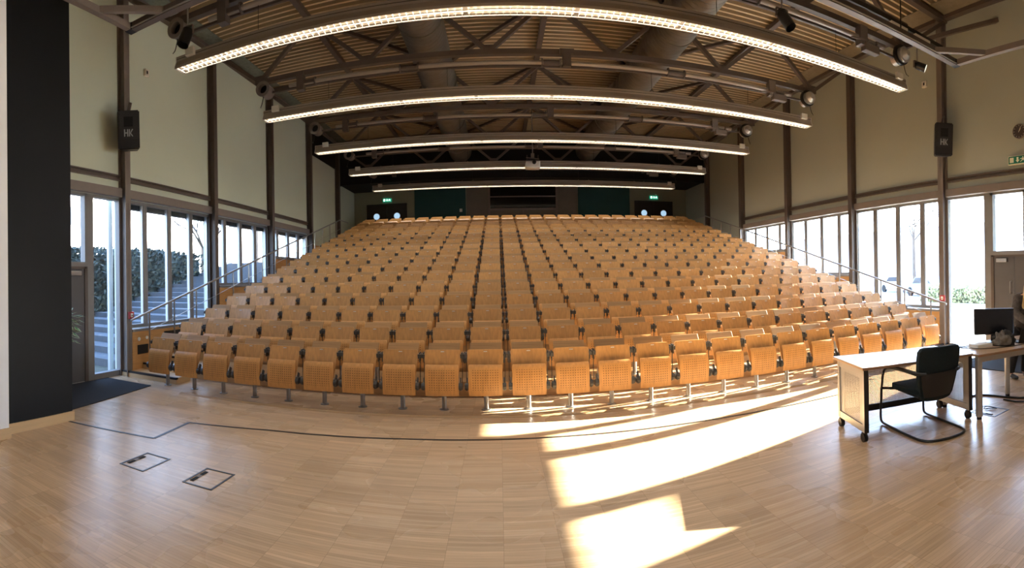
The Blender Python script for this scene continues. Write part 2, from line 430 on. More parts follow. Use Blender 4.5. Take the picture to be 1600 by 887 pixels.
# windows
wn = [0]
def window(y0, y1, z0, z1, side, cuts, sill=True):
    """a window filling an opening: frame plus a pane between each pair of cuts"""
    wn[0] += 1
    xi, s_ = (XL, -1) if side == 'left' else (XR, 1)
    xc = xi + s_*.10
    def X(a, b): return sorted((xc + a, xc + b))
    f = MB(); a, b = X(-.045, .045)
    f.box(a, b, y0, y1, z0, z0 + .06); f.box(a, b, y0, y1, z1 - .06, z1)
    cs = [y0 + .0] + list(cuts) + [y1 - .0]
    for i, c in enumerate(cs):
        w = .055 if 0 < i < len(cs) - 1 else .03
        f.box(a, b, max(c - w, y0), min(c + w, y1), z0 + .06, z1 - .06)
    w = struct('window_%d' % wn[0], f, frame_grey)
    for c0, c1 in zip(cs, cs[1:]):
        p = MB(); p.box(xc - .004, xc + .004, c0 + .03, c1 - .03, z0 + .05, z1 - .05); obj('pane', p, glass_m, w)
        g = MB(); a2, b2 = X(-.03, .03)    # inner casement bead
        for q0, q1 in ((c0 + .045, c0 + .075), (c1 - .075, c1 - .045)): g.box(a2, b2, q0, q1, z0 + .06, z1 - .06)
        obj('casement_bead', g, zinc, w)
    if side == 'left':
        bb = MB(); a3, b3 = X(-.16, -.05) if s_ < 0 else X(.05, .16); bb.box(a3, b3, y0 + .02, y1 - .02, z1 - .15, z1); obj('blind_box', bb, mat('blind_box_grey', (.07, .075, .085), .5), w)
    return w
for k in range(3):
    y0, y1, z0, z1 = bays[k]
    b0 = COLY[k]
    for side in ('left', 'right'):
        window(y0, y1, z0, z1, side, [b0 + .80, b0 + 1.57, b0 + 2.34])
# sills and timber cladding under each window, one per bay
for side, xi, s_ in (('left', XL, 1), ('right', XR, -1)):
    sl = MB()
    for k in range(3):
        a, b = sorted((xi - s_*.02, xi + s_*.2)); sl.box(a, b, COLY[k] + .14, COLY[k+1], SILL[k] - .045, SILL[k])
    struct('trim_%d' % n, sl, frame_grey); n += 1
    for k in range(5):
        y0 = COLY[k] + .14; zt = (.80 + .774*k) if k < 3 else .60 + .774*k; zb = max(.0, .206*(y0 - 6.9)/.785)
        y1 = COLY[k+1] if k < 3 else y0 + (1.2 if k == 3 else 0)
        if k == 4: continue
        pl = MB(); a, b = sorted((xi, xi + s_*.19)); pl.box(a, b, y0, y1, zb, zt)
        p_ = struct('wall_panel', pl, panel_wood)
        if k == 0:
            v = MB(); xf_ = xi + s_*.19; a, b = sorted((xf_, xf_ + s_*.012))
            v.box(a, b, 6.64, 6.93, .38, .55); obj('vent_grille', v, black_plastic, p_); obj('vent_grille', MB().box(a, b, 7.42, 7.97, .60, .745), black_plastic, p_)
            v = MB(); v.cyl((xf_, 6.68, .66), (xf_ + s_*.015, 6.68, .66), .035); obj('socket', v, white_m, p_); obj('socket', MB().cyl((xf_, 6.9, .67), (xf_ + s_*.015, 6.9, .67), .03), white_m, p_)
        elif k == 1:
            v = MB(); xf_ = xi + s_*.19; a, b = sorted((xf_, xf_ + s_*.012)); v.box(a, b, 10.9, 11.5, 1.44, 1.56); obj('vent_grille', v, black_plastic, p_)

# door bays
def door_bay(side):
    left = side == 'left'
    xi, s_ = (XL, -1) if left else (XR, 1)
    xc = xi + s_*.10
    def X(a, b): return sorted((xc + s_*a, xc + s_*b))
    ypost = (5.62, 5.76) if left else (5.31, 5.46)
    y0 = 4.2 if left else 3.72
    f = MB(); a, b = X(-.07, .05)
    f.box(a, b, ypost[0], ypost[1], 0, HEAD)                     # post between door and glass
    f.box(a, b, 6.425, 6.46, 0, HEAD); f.box(a, b, ypost[1], 6.425, 0, .10); f.box(a, b, ypost[1], 6.425, HEAD - .05, HEAD)
    w = wn[0] = wn[0] + 1
    w = struct('window_%d' % w, f, frame_grey)
    p = MB(); p.box(xc - .004, xc + .004, ypost[1], 6.425, .1, HEAD - .05); obj('pane', p, glass_m, w)
    wn[0] += 1
    f = MB(); f.box(a, b, y0, ypost[0], 2.0, 2.08); f.box(a, b, y0, ypost[0], HEAD - .05, HEAD); f.box(a, b, y0, y0 + .05, 2.08, HEAD)
    cuts = [ypost[0] - .03] + ([4.78] if left else [4.5]) + [y0 + .05]
    f.box(a, b, ypost[0] - .06, ypost[0], 2.08, HEAD)
    f.box(a, b, cuts[1] - .04, cuts[1] + .04, 2.08, HEAD)
    w = struct('window_%d' % wn[0], f, frame_grey)
    for c1, c0 in zip(cuts, cuts[1:]):
        p = MB(); p.box(xc - .004, xc + .004, c0, c1, 2.08, HEAD - .05); obj('pane', p, glass_m, w)
    # door leaves
    f = MB(); f.box(a, b, ypost[0] - .07, ypost[0], 0, 2.0); f.box(a, b, y0, y0 + .05, 0, 2.0); f.box(a, b, y0, ypost[0], 1.96, 2.0)
    d = struct('door_1' if left else 'door_2', f, steel)
    ya, yb = y0 + .05, ypost[0] - .07
    leaf_x = X(-.05, .0)
    if left:
        obj('leaf', MB().box(*leaf_x, ya, yb, .01, 1.96), door_grey, d)
        obj('door_closer', MB().rbox(*X(-.11, -.05), yb - .36, yb - .1, 1.84, 1.92, .01), chrome, d)
        t = MB().cyl((xc - s_*.05, ya + .62, 1.02), (xc - s_*.11, ya + .62, 1.02), .012); t.cyl((xc - s_*.105, ya + .62, 1.02), (xc - s_*.105, ya + .74, 1.02), .011)
        t.box(*X(-.06, -.05), ya + .59, ya + .65, .93, 1.12)
        obj('handle', t, chrome, d)
    else:
        ym = 4.76
        obj('leaf', MB().box(*leaf_x, ya, ym - .004, .01, 1.96), door_grey, d); obj('leaf', MB().box(*leaf_x, ym + .004, yb, .01, 1.96), door_grey, d)
        obj('door_closer', MB().rbox(*X(-.11, -.05), yb - .33, yb - .08, 1.85, 1.93, .01), chrome, d)
        t = MB().tube([(xc - s_*.05, ym + .07, 1.46), (xc - s_*.11, ym + .07, 1.46), (xc - s_*.11, ym + .07, 1.22), (xc - s_*.05, ym + .07, 1.22)], .011)
        obj('handle', t, chrome, d)
door_bay('left'); door_bay('right')

# ------------------------------------------------------------------ back wall fittings
Y_ = YB
def back_panel(name, x0, x1, z0, z1, m, label, cat, d=.03):
    o = obj(name, MB().box(x0, x1, Y_ - d, Y_ - .004, z0, z1), m); return tag(o, label, cat)
back_panel('acoustic_panel', -3.60, -1.37, 3.3, 5.6, teal_m, 'dark teal wall panel beside the double door at the back on the left', 'panel')
back_panel('acoustic_panel', 3.48, 5.80, 3.3, 5.6, teal_m, 'dark teal wall panel beside the double door at the back on the right', 'panel')
back_panel('cupboard_front', -1.34, -.40, 3.3, 5.6, greypanel, 'plain grey panel between the teal panel and the projection booth window, left side', 'panel', .025)
back_panel('cupboard_front', 2.58, 3.45, 3.3, 5.6, greypanel, 'plain grey panel between the projection booth window and the teal panel, right side', 'panel', .025)
b = thing('projection_booth_window', 'dark wide projection booth window in the middle of the back wall', 'window', (1.1, Y_, 4.6))
f = MB(); f.box(-1.5, -1.42, -.06, 0, -1.3, 1.0); f.box(1.40, 1.48, -.06, 0, -1.3, 1.0); f.box(-1.42, 1.40, -.06, 0, 0, .07); f.box(-.03, .03, -.05, 0, -1.3, 0); f.box(-1.42, 1.4, -.05, 0, .55, .6)
obj('frame', f, steel_light, b); obj('pane', MB().box(-1.42, 1.40, -.03, 0, .07, 1.0), booth_glass, b); obj('lower_panel', MB().box(-1.42, 1.40, -.03, 0, -1.3, 0), greypanel, b)
for i, (x0, x1, side) in enumerate(((-5.75, -3.94, 'left'), (6.02, 7.82, 'right'))):
    f = MB(); f.box(x0, x0 + .06, Y_ - .06, Y_, 3.3, 5.03); f.box(x1 - .06, x1, Y_ - .06, Y_, 3.3, 5.03); f.box(x0, x1, Y_ - .06, Y_, 4.97, 5.03)
    d = struct('door_%d' % (3 + i), f, door_dark); xm = (x0 + x1)/2
    for xa, xb, xp in ((x0 + .06, xm - .004, xm - .46), (xm + .004, x1 - .06, xm + .46)):
        lf = obj('leaf', MB().box(xa, xb, Y_ - .04, Y_, 3.3, 4.97), door_dark, d)
        obj('porthole', MB().cyl((xp, Y_ - .05, 4.49), (xp, Y_ - .03, 4.49), .135, 24), porthole, lf)
        obj('porthole_rim', MB().ring((xp, Y_ - .055, 4.49), (xp, Y_ - .03, 4.49), .135, .165), steel, lf)
def pictogram(w, h, flip=1):
    """door, down arrow and running figure of an escape sign, in the XZ plane facing -Y"""
    t = MB(); e = -.004
    def P(poly): t.prism([(x*flip, z) for x, z in poly], 'y', e, 0)
    P([(-.44*w, -.34*h), (-.22*w, -.34*h), (-.22*w, .34*h), (-.44*w, .34*h)])
    P([(-.05*w, .34*h), (.05*w, .34*h), (.05*w, -.05*h), (.11*w, -.05*h), (0, -.36*h), (-.11*w, -.05*h), (-.05*w, -.05*h)])
    t.cyl((.30*w*flip, e, .28*h), (.30*w*flip, 0, .28*h), .085*h, 12)
    P([(.22*w, .16*h), (.38*w, .17*h), (.36*w, -.06*h), (.25*w, -.06*h)])
    P([(.25*w, -.05*h), (.31*w, -.05*h), (.26*w, -.20*h), (.17*w, -.33*h), (.14*w, -.27*h), (.21*w, -.18*h)])
    P([(.30*w, -.05*h), (.36*w, -.05*h), (.40*w, -.19*h), (.44*w, -.34*h), (.39*w, -.36*h), (.35*w, -.2*h)])
    P([(.22*w, .16*h), (.23*w, .08*h), (.15*w, .03*h), (.13*w, .08*h)])
    P([(.37*w, .16*h), (.38*w, .08*h), (.45*w, .04*h), (.46*w, .10*h)])
    return t
for x, z, side in ((-4.82, 5.2, 'left'), (6.93, 5.2, 'right')):
    s_ = thing('exit_sign', 'lit green escape sign above the %s double door in the back wall' % side, 'exit sign', (x, Y_ - .03, z))
    obj('sign_box', MB().rbox(-.19, .19, -.03, .03, -.075, .075, .008), green_e, s_)
    obj('pictogram', pictogram(.36, .14).xf(Matrix.Translation((0, -.03, 0))), white_e, s_)
o = obj('wall_switch', MB().rbox(-1.64, -1.52, Y_ - .06, Y_ - .03, 4.56, 4.70, .01), white_m); tag(o, 'small white square box on the left teal panel of the back wall', 'switch')
o = obj('dark_wall_panel', MB().box(XL, XL + .04, COLY[3] + .16, COLY[4] - .02, 6.13, ZR - .1), black_m); tag(o, 'black slatted panel high on the left wall under the roof', 'panel')

# ------------------------------------------------------------------ roof structure
def truss(k):
    y = COLY[k]
    T = thing('roof_truss', ['steel roof truss nearest the stage, over the first light bar', 'steel lattice roof truss over the second light bar', 'steel lattice roof truss over the third light bar', 'steel lattice roof truss over the fourth light bar', 'steel roof truss before the black bulkhead at the rear'][k], 'roof truss', (1.09, y, 6.05), 0, 'roof trusses')
    xe, xw0, xw1 = 6.03, XL + .02 - 1.09, XR - .02 - 1.09
    obj('bottom_chord', MB().box(-xe - .05, xe + .05, -.05, .05, -.06, .04), steel, T)
    obj('top_chord', MB().box(xw0, xw1, -.06, .06, 1.0, 1.10), steel, T)
    nodes = [-6.03 + 2.412*i for i in range(6)]
    tops = [-4.824 + 2.412*i for i in range(5)]
    segs = []
    for i in range(5):
        segs += [(nodes[i], tops[i]), (nodes[i+1], tops[i])]
    segs += [(nodes[0], xw0 + .05), (nodes[5], xw1 - .05)]
    for a, b in segs:
        obj('diagonal', MB().bar((a, 0, 0), (b, 0, 1.03), .075, .09, (0, 1, 0)), steel, T)
    for x in nodes: obj('gusset_plate', MB().box(x - .11, x + .11, -.012, .012, -.04, .14), steel, T)
for k in range(5): truss(k)
px = [-3.73, -1.32, 1.03, 3.45, 5.80]
for i, x in enumerate(px):
    t = MB()
    for k in range(-3, 4):
        ya = COLY[0] + 2.952*k + .06; t.box(x - .06, x + .06, ya, ya + 2.83, 7.06, 7.16)
    struct('ceiling_beam', t, steel)
t = MB()
for k in range(-1, 4):
    y = COLY[0] + 2.952*k
    for xa, xb, m in ((-3.73, -1.32, 0), (-1.32, 1.03, 1), (1.03, 3.45, 0), (3.45, 5.8, 1)):
        if m: t.bar((xa, y + 2.9, 7.1), (xb, y + .05, 7.1), .08, .07)
        else: t.bar((xa, y + .05, 7.1), (xb, y + 2.9, 7.1), .08, .07)
struct('ceiling_beam', t, steel)

for x, side in ((-1.40, 'left'), (3.50, 'right')):
    D = thing('ventilation_duct', 'long round galvanised ventilation duct under the roof, %s one of the pair' % side, 'duct', (x, 0, 6.62), 0, 'ventilation ducts')
    obj('duct_pipe', MB().cyl((0, .5, 0), (0, 18.7, 0), .43, 40), duct_m, D, True)
    for yj in (3.2, 6.1, 8.9, 11.9, 14.8, 17.4): obj('joint_collar', MB().ring((0, yj - .03, 0), (0, yj + .03, 0), .425, .447, 40), duct_m, D, True)

# ------------------------------------------------------------------ light bars, one under each truss, and the winch pipes that carry them
BX0, BX1 = -4.77, 6.93
BAR_W = 33
SKY = 2.6
def light_bar(k):
    y = 6.36 + 2.995*k - .125 if k >= 0 else 1.9  # negative k: bar added out of view to brighten the stage floor
    zb = 5.14 if k >= 0 else 5.42
    L_ = thing('light_bar', ['very bright long fluorescent light bar nearest the stage', 'second long fluorescent light bar back from the stage', 'third long fluorescent light bar back from the stage', 'fourth long light bar, behind the hanging projector', 'fifth and last dim light bar, in front of the back wall', 'added light bar over the stage, out of view, brightening the floor'][k], 'ceiling light', (1.08, y, zb), 0, 'suspended light bars')
    w = (BX1 - BX0)/2; d = .125
    h = MB().prism([(-d, 0), (-d, .035), (-.085, .12), (-.085, .20), (-.05, .215), (.05, .215), (.085, .20), (.085, .12), (d, .035), (d, 0), (d - .012, 0), (d - .012, .045), (-d + .012, .045), (-d + .012, 0)], 'x', -w, w)
    obj('housing', h, bar_alu, L_)
    g = MB()
    for dx in (.155,): g.box(-w, w, -.0865, -.0845, dx, dx + .008)
    obj('housing_groove', g, black_plastic, L_)
    c = MB(); nl = 8
    for i in range(nl):
        xa = -w + .06 + i*(2*w - .06)/nl; xb = xa + (2*w - .06)/nl - .06
        for yy in (-.055, .055): obj('tube', MB().box(xa, xb, yy - .032, yy + .032, .022, .036), tube_m, L_)
    la = bpy.data.lights.new('bar_lamp', 'AREA'); la.shape = 'RECTANGLE'; la.size = 2*w - .06; la.size_y = 2*d - .03; la.energy = BAR_W; la.color = (1., .915, .80); la.spread = math.radians(150)
    lo = bpy.data.objects.new('bar_lamp', la); COL.objects.link(lo); lo.location = (1.08, y, zb + .016)
    lv = MB()
    lv.box(-w, w, -.004, .004, .001, .012)
    x = -w + .03
    while x < w:
        lv.box(x - .002, x + .002, -d + .013, d - .013, .002, .012); x += .09
    obj('louver', lv, louver_m, L_)
    for xa, xb in ((-w - .012, -w), (w, w + .012)): obj('end_cap', MB().prism([(-d, 0), (-d, .035), (-.085, .12), (-.085, .20), (-.05, .215), (.05, .215), (.085, .2), (.085, .12), (d, .035), (d, 0)], 'x', xa, xb), white_m, L_)
    for xj in (-w + .3, w - .22): obj('junction_box', MB().rbox(xj - .08, xj + .08, -.15, -.085, .13, .25, .008), cream_m, L_)
    for xj in (-4.4, -2.0, 2.0, 4.2): obj('hanging_wire', MB().cyl((xj, 0, .21), (xj, .01, .62), .004, 6), black_metal, L_)
    for xj in (-4.8, -4.4, -2.4, -2.0, 2.0, 2.4, 4.2, 4.6): obj('hook', MB().lathe([(.022, .215), (.008, .25)], (xj, 0, 0), 8), bar_alu, L_)
for k in range(-1, 5): light_bar(k)
def winch_pipe(k):
    y = 6.36 + 2.995*k - .07
    P = thing('winch_pipe', ['hoisting pipe with motor above the nearest light bar', 'hoisting pipe with motor above the second light bar', 'hoisting pipe with motor above the third light bar', 'hoisting pipe with motor above the fourth light bar', 'hoisting pipe above the last light bar, lost in the dark'][k], 'hoist pipe', (1.08, y, 5.83), 0, 'winch pipes')
    obj('pipe', MB().cyl((-5.3, 0, 0), (5.3, 0, 0), .042, 12), bar_alu, P, True)
    obj('lower_rail', MB().box(-5.75, 5.75, .05, .09, -.06, -.02), steel, P)
    for x in (-2.75, .0, 2.55):
        c = MB().cyl((x - .16, 0, 0), (x + .16, 0, 0), .055, 10)
        for xx in (-.19, .17): c.cyl((x + xx, 0, 0), (x + xx + .02, 0, 0), .085, 10)
        obj('coupling', c, steel, P)
    m = MB().box(.22, .38, -.07, .05, -.08, .24); m.box(.16, .44, -.06, .06, .17, .26); obj('motor', m, steel, P)
    m = MB().box(-5.1, -4.95, -.08, .06, -.16, .22); m.box(-5.0, -4.7, -.05, .05, -.03, .04); m.cyl((-4.72, 0, 0), (-4.70, 0, 0), .09, 10); obj('hanger', m, steel, P)
    m = MB().box(4.75, 4.92, -.08, .06, -.14, .2); m.rbox(4.85, 5.2, -.10, .03, -.22, -.08, .01); m.bar((4.5, -.12, -.12), (4.95, -.06, -.02), .03); m.cyl((5.15, -.05, -.02), (5.35, -.05, -.02), .05, 10); obj('hanger', m, steel_light, P)
    for s_, nm in ((-1, 'left'), (1, 'right')):
        x = s_*5.87
        r = MB().ring((x, -.12, 0), (x, .16, 0), .105, .145, 28); obj('cable_drum', r, steel_light if s_ < 0 else silver, P, True)
        if s_ < 0:
            obj('drum_core', MB().cyl((x, -.02, 0), (x, .14, 0), .106, 20), black_m, P); obj('drum_flange', MB().ring((x, -.135, 0), (x, -.11, 0), .10, .165, 28), steel_light, P, True)
        else:
            obj('drum_core', MB().cyl((x, -.11, 0), (x, -.20, 0), .12, 24, .05), silver, P, True); obj('drum_flange', MB().ring((x - .03, -.06, 0), (x - .03, .0, 0), .14, .19, 28), black_metal, P, True)
        obj('cable', MB().tube([(x + s_*.02, -.05, -.14), (x + s_*.06, -.06, -.32), (x + s_*.07, -.10, -.38), (x + s_*.03, -.165, -.42)], .008, 6, 2), black_metal, P)
for k in range(5): winch_pipe(k)

# suspended rail frame over the stage
R_ = thing('curtain_rail_frame', 'suspended rectangular steel rail frame with braced corners above the stage', 'rail frame', (1.08, 4.77, 5.16))
for s_, x in (('', -5.55), ('', 5.55)):
    obj('side_rail', MB().bar((x, 0, 0), (x, -7, 0), .08, .09), steel_light, R_)
    obj('corner_brace', MB().bar((x, -.62, .01), (x*(1 - .62/5.55), 0, .01), .06, .08), steel_light, R_)
    obj('end_cap', MB().rbox(x - .06, x + .06, -.06, .06, -.05, .05, .008), black_plastic, R_)
obj('front_rail', MB().box(-5.5, 5.5, -.05, .05, -.05, .05), steel, R_)
obj('rail_track', MB().box(-5.5, 5.5, -.062, -.05, -.035, -.02), silver, R_)
for x in (-4.2, 0, 4.2): obj('hanger_rod', MB().cyl((x, 0, .05), (x, 0, 1.9), .01, 6), black_metal, R_)
o = obj('ceiling_brace', MB().bar((7.12, 6.37, 6.08), (XR, 5.05, 6.75), .07, .08), steel); tag(o, 'slanting steel brace from the first truss to the right wall', 'brace')
# batten with stage lamps under the first truss
B_ = thing('lighting_batten', 'dark lighting batten with clamps at the first truss, crossing above the stage', 'lighting batten', (1.08, 5.55, 5.90))
obj('batten_tube', MB().cyl((-5.0, 0, 0), (5.2, 0, 0), .045, 12), steel, B_, True)
for x in (-3.6, 4.1, -4.9): obj('clamp', MB().box(x - .08, x + .08, -.07, .07, -.12, .10), steel, B_)
obj('lamp_tray', MB().box(3.0, 6.1, -.10, -.04, -.12, -.05), black_metal, B_)
for x in (3.05, 4.9, 5.5): obj('ballast_box', MB().rbox(x - .2, x + .2, -.13, -.05, -.20, -.12, .006), cream_m, B_)
def spotlight(loc, d, label, m=None, r=.075, ln=.26):
    S_ = thing('stage_spotlight', label, 'spotlight', loc)
    d = Vector(d).normalized()
    b = MB().cyl(d*0, d*ln, r, 20, r*1.02, cap=False); b.cyl(d*-.06, d*.0, r*.55, 16, r); b.cyl(d*(ln - .11), d*(ln - .1), r*.97, 20)
    obj('lamp_body', b, black_metal, S_, True)
    if m: obj('lamp_glass', MB().cyl(d*(ln - .05), d*ln, r*.96, 20), m, S_)
    y = MB().bar((-.09, 0, .06), (.09, 0, .06), .03, .012); y.bar((-.09, 0, .06), (-.09, 0, -.06), .012, .03); y.bar((.09, 0, .06), (.09, 0, -.06), .012, .03)
    obj('yoke', y, steel, S_); obj('hanger_rod', MB().cyl((0, 0, .06), (0, 0, .48), .012, 8), chrome, S_)
    return S_
spotlight((-4.09, 5.55, 5.30), (-.15, -.35, -.9), 'black tubular stage spotlight hanging beside the bright light bar on the left', r=.085, ln=.24)
spotlight((3.66, 5.44, 5.19), (.25, -.45, -.85), 'black tubular stage spotlight hanging in front of the bright light bar on the right')
spotlight((6.62, 5.6, 5.35), (.6, -.7, -.35), 'small flood lamp with pale glass near the right wall', lamp_glass, .07, .16)

# ceiling projector
P = thing('ceiling_projector', 'white projector hanging on a rod from the roof between light bars', 'projector', (1.09, 14.75, 5.13))
obj('projector_body', MB().rbox(-.22, .22, -.2, .2, -.12, .08, .03, 3), white_m, P, True)
obj('lens', MB().cyl((.03, -.24, .03), (.03, -.19, .03), .06, 20), black_plastic, P)
obj('mount_plate', MB().box(-.2, .2, -.12, .12, .12, .14), black_metal, P)
m = MB()
for x in (-.17, .17): obj('strut', MB().cyl((x, 0, .08), (x, 0, .3), .008, 6), steel_light, P)
m.bar((-.2, 0, .22), (.2, 0, .18), .02); m.box(-.05, .05, -.05, .05, .22, .34); obj('mount_bracket', m, steel_light, P)
obj('hanger_rod', MB().cyl((.0, 0, .3), (0, 0, 1.95), .018, 8), steel_light, P)

# ------------------------------------------------------------------ auditorium seats
def shell(rows, y_of, thick, nx=5):
    """thin curved board: rows = (z, half width), y_of(z, u) depth"""
    t = MB(); V = []; n = len(rows)
    for s_ in (0, 1):
        for z, w in rows:
            for i in range(nx):
                u = -1 + 2*i/(nx - 1); V.append((u*w, y_of(z, u) + s_*thick, z))
    F_ = []
    idx = lambda s_, r, i: s_*n*nx + r*nx + i
    for s_ in (0, 1):
        for r in range(n - 1):
            for i in range(nx - 1): F_.append((idx(s_, r, i), idx(s_, r, i+1), idx(s_, r+1, i+1), idx(s_, r+1, i)))
    for r in range(n - 1):
        for i in (0, nx - 1): F_.append((idx(0, r, i), idx(0, r+1, i), idx(1, r+1, i), idx(1, r, i)))
    for i in range(nx - 1):
        for r in (0, n - 1): F_.append((idx(0, r, i), idx(0, r, i+1), idx(1, r, i+1), idx(1, r, i)))
    return t.add(V, F_)
back_rows = [(.315, .10), (.325, .135), (.345, .165), (.38, .187), (.43, .20), (.50, .212), (.58, .222), (.68, .228), (.745, .229), (.768, .2285), (.780, .226), (.788, .220), (.792, .210)]
def back_y(z, u): return -.185 + .10*((z - .3)/.5)**1.3 - .012*u*u*(1 if z > .35 else 0)
back_me = shell(back_rows, back_y, .013).mesh('backrest', seat_wood, True)
pan_rows = [(.232, .205), (.24, .210), (.30, .2115), (.38, .2115), (.46, .2115), (.54, .2115), (.575, .2115), (.597, .210), (.61, .206), (.617, .20)]
def pan_y(z, u):
    y = -.235 - .02*math.sin((z - .232)/.385*PI)
    if z > .54: y += .022*((z - .54)/.077)**2
    return y + .01*u*u
pan_me = shell(pan_rows, pan_y, .014).mesh('seat_pan', pan_m, True)
tab_me = MB().rbox(-.207, .207, -.008, .008, -.13, .13, .006).xf(Matrix.Translation((0, .06, .74)) @ Matrix.Rotation(-math.radians(34), 4, 'X')).mesh('writing_tablet', tablet_wood)
post_me = MB().cyl((0, 0, .0), (0, 0, .36), .031, 14).lathe([(.06, 0), (.06, .01), (.034, .016)]).box(-.2, .2, -.07, .03, .30, .36).mesh('post', post_steel, True)
def hinge(s_):
    t = MB(); x = s_*.225
    t.cyl((x - .013*s_, -.205, .345), (x + .034*s_, -.205, .345), .044, 16); t.cyl((x + .0*s_, -.205, .345), (x + .02*s_, -.205, .345), .052, 16); t.bar((x + .018*s_, -.20, .345), (x + .018*s_, -.03, .31), .026, .06)
    t.bar((x + .008*s_, -.205, .345), (x + .008*s_, -.155, .44), .016, .045)
    t.box(x + (.002 if s_ > 0 else -.045), x + (.045 if s_ > 0 else -.002), -.12, .03, .685, .735)
    t.box(x + s_*.022 - .005, x + s_*.022 + .005, -.10, .0, .63, .755); t.box(x + s_*.022 - .004, x + s_*.022 + .004, -.05, -.035, .33, .64)
    return t.mesh('hinge', dark_hinge)
hin_me = {s_: hinge(s_) for s_ in (-1, 1)}
plate_me = MB().box(-.023, .023, -.100, -.093, .762, .772).mesh('number_plate', white_m)
seat0 = thing('folding_seat', 'x', 'auditorium seat', (X0, Y1, 0), 0, 'folding auditorium seats')
obj('backrest', back_me, None, seat0); obj('seat_pan', pan_me, None, seat0); obj('writing_tablet', tab_me, None, seat0)
obj('post', post_me, None, seat0); obj('hinge', hin_me[-1], None, seat0); obj('hinge', hin_me[1], None, seat0); obj('number_plate', plate_me, None, seat0)
N_ROWS, N_IND, N_SEAT = 17, 13, 24
for r in range(N_IND):
    rowtxt = ('front' if r == 0 else ORD[r + 1]) + ' row from the stage'
    for i in range(N_SEAT):
        j = i + 1; jr = N_SEAT - i
        pos = ('%s from the left stairs' % ORD[j]) if j <= 12 else ('%s from the right stairs' % ORD[jr])
        label = 'folded beech seat, %s, %s' % (rowtxt, pos)
        loc = (X0 + PITCHX*i, Y1 + RUN*r, RISE*r)
        if r == 0 and i == 0: seat0['label'] = label
        else: dup(seat0, loc, None, label)
far = MB()
for r in range(N_IND, N_ROWS):
    for i in range(N_SEAT):
        dx, dy, dz = X0 + PITCHX*i, Y1 + RUN*r, RISE*r
        for me in (back_me, pan_me, tab_me, hin_me[1], hin_me[-1]):
            far.add([(v.co.x + dx, v.co.y + dy, v.co.z + dz) for v in me.vertices], [tuple(p.vertices) for p in me.polygons])
o = obj('auditorium_seating', far, seat_wood, None, True); tag(o, 'the four topmost rows of small folded beech seats before the back wall', 'auditorium seats', None, 'stuff')

# handrails
for side, x, ya in (('left', -5.95, 6.25), ('right', 8.02, 6.08)):
    zr = lambda y: 1.04 + .2624*(y - 6.25)
    H = thing('handrail', 'long brushed steel handrail climbing the %s stairs' % side, 'handrail', (x, 0, 0), 0, 'stair handrails')
    obj('rail', MB().tube([(0, ya, zr(ya)), (0, 17.6, zr(17.6)), (0, 18.6, zr(17.6))], .021, 10), chrome, H, True)
    obj('guide_wire', MB().tube([(0, 6.76, zr(6.76) - .35), (0, 17.6, zr(17.6) - .35)], .006, 6), chrome, H)
    y = 6.76 if side == 'left' else 6.5
    while y < 17.7:
        zs = .103*(1 + math.floor((y - 6.40)/.3925))
        obj('post', MB().cyl((0, y, zs), (0, y, zr(y) - .015), .016, 10).lathe([(.04, zs), (.04, zs + .008)], (0, y, 0), 10), chrome, H)
        y += .745

# ------------------------------------------------------------------ wall fittings
def loudspeaker(side):
    s_ = 1 if side == 'left' else -1
    loc = (-5.90, 6.22, 4.40) if side == 'left' else (8.08, 6.18, 4.42)
    S_ = thing('loudspeaker', 'black tilted loudspeaker mounted on the %s wall column' % side, 'loudspeaker', loc, 0, None, (math.radians(8), 0, math.radians(38*s_)))
    w, d, h = .195, .16, .33
    b = MB().prism([(-w, -d), (w, -d), (w*.72, d), (-w*.72, d)], 'z', -h, h)
    bm = bmesh.new(); me = b.mesh('x', None); bm.from_mesh(me); bmesh.ops.bevel(bm, geom=list(bm.edges), offset=.02, segments=2, affect='EDGES'); q = MB().bm(bm)
    obj('cabinet', q, black_plastic, S_, True)
    obj('grille', MB().box(-w + .03, w - .03, -d - .006, -d + .004, -.15, h - .03), mat('speaker_grille', (.022, .022, .025), .7, noise=.5, nscale=160), S_)
    obj('horn', MB().box(-.08, .08, -d - .012, -d - .004, .05, .22), black_m, S_)
    L_ = MB(); e0, e1 = -d - .016, -d - .006; z0, z1 = -.085, .005; q0 = len(L_.v)
    L_.box(-.058, -.044, e0, e1, z0, z1); L_.box(-.018, -.004, e0, e1, z0, z1); L_.box(-.044, -.018, e0, e1, -.047, -.033)
    L_.box(.006, .019, e0, e1, z0, z1)
    L_.prism([(.019, -.046), (.045, .005), (.060, .005), (.030, -.042), (.060, -.085), (.045, -.085)], 'y', e0, e1)
    L_.v = [(x*1.35, y, z*1.35) for x, y, z in L_.v]
    obj('logo', L_, mat('logo_grey', (.32, .33, .34), .5), S_)
    m = MB().bar((0, d - .02, .05), (0, d + .10, .05), .05); obj('mount_bracket', m, steel, S_); obj('top_bracket', MB().bar((-.02, .02, h - .02), (.03, -.0, h + .16), .045), steel, S_)
loudspeaker('left'); loudspeaker('right')
def on_wall(name, mb, m, label, cat): return tag(obj(name, mb, m), label, cat)
for x, s_, y, z, side in ((XL, 1, 7.16, 5.86, 'left'), (XR, -1, 6.97, 5.89, 'right')):
    a, b = sorted((x, x + s_*.06)); c = thing('motion_detector', 'small cream motion detector high on the %s wall' % side, 'detector', (0, 0, 0))
    obj('case', MB().rbox(a, b, y - .06, y + .06, z - .07, z + .07, .012), cream_m, c)
    a, b = sorted((x + s_*.06, x + s_*.066)); obj('window', MB().box(a, b, y - .03, y + .01, z - .03, z + .03), black_plastic, c)
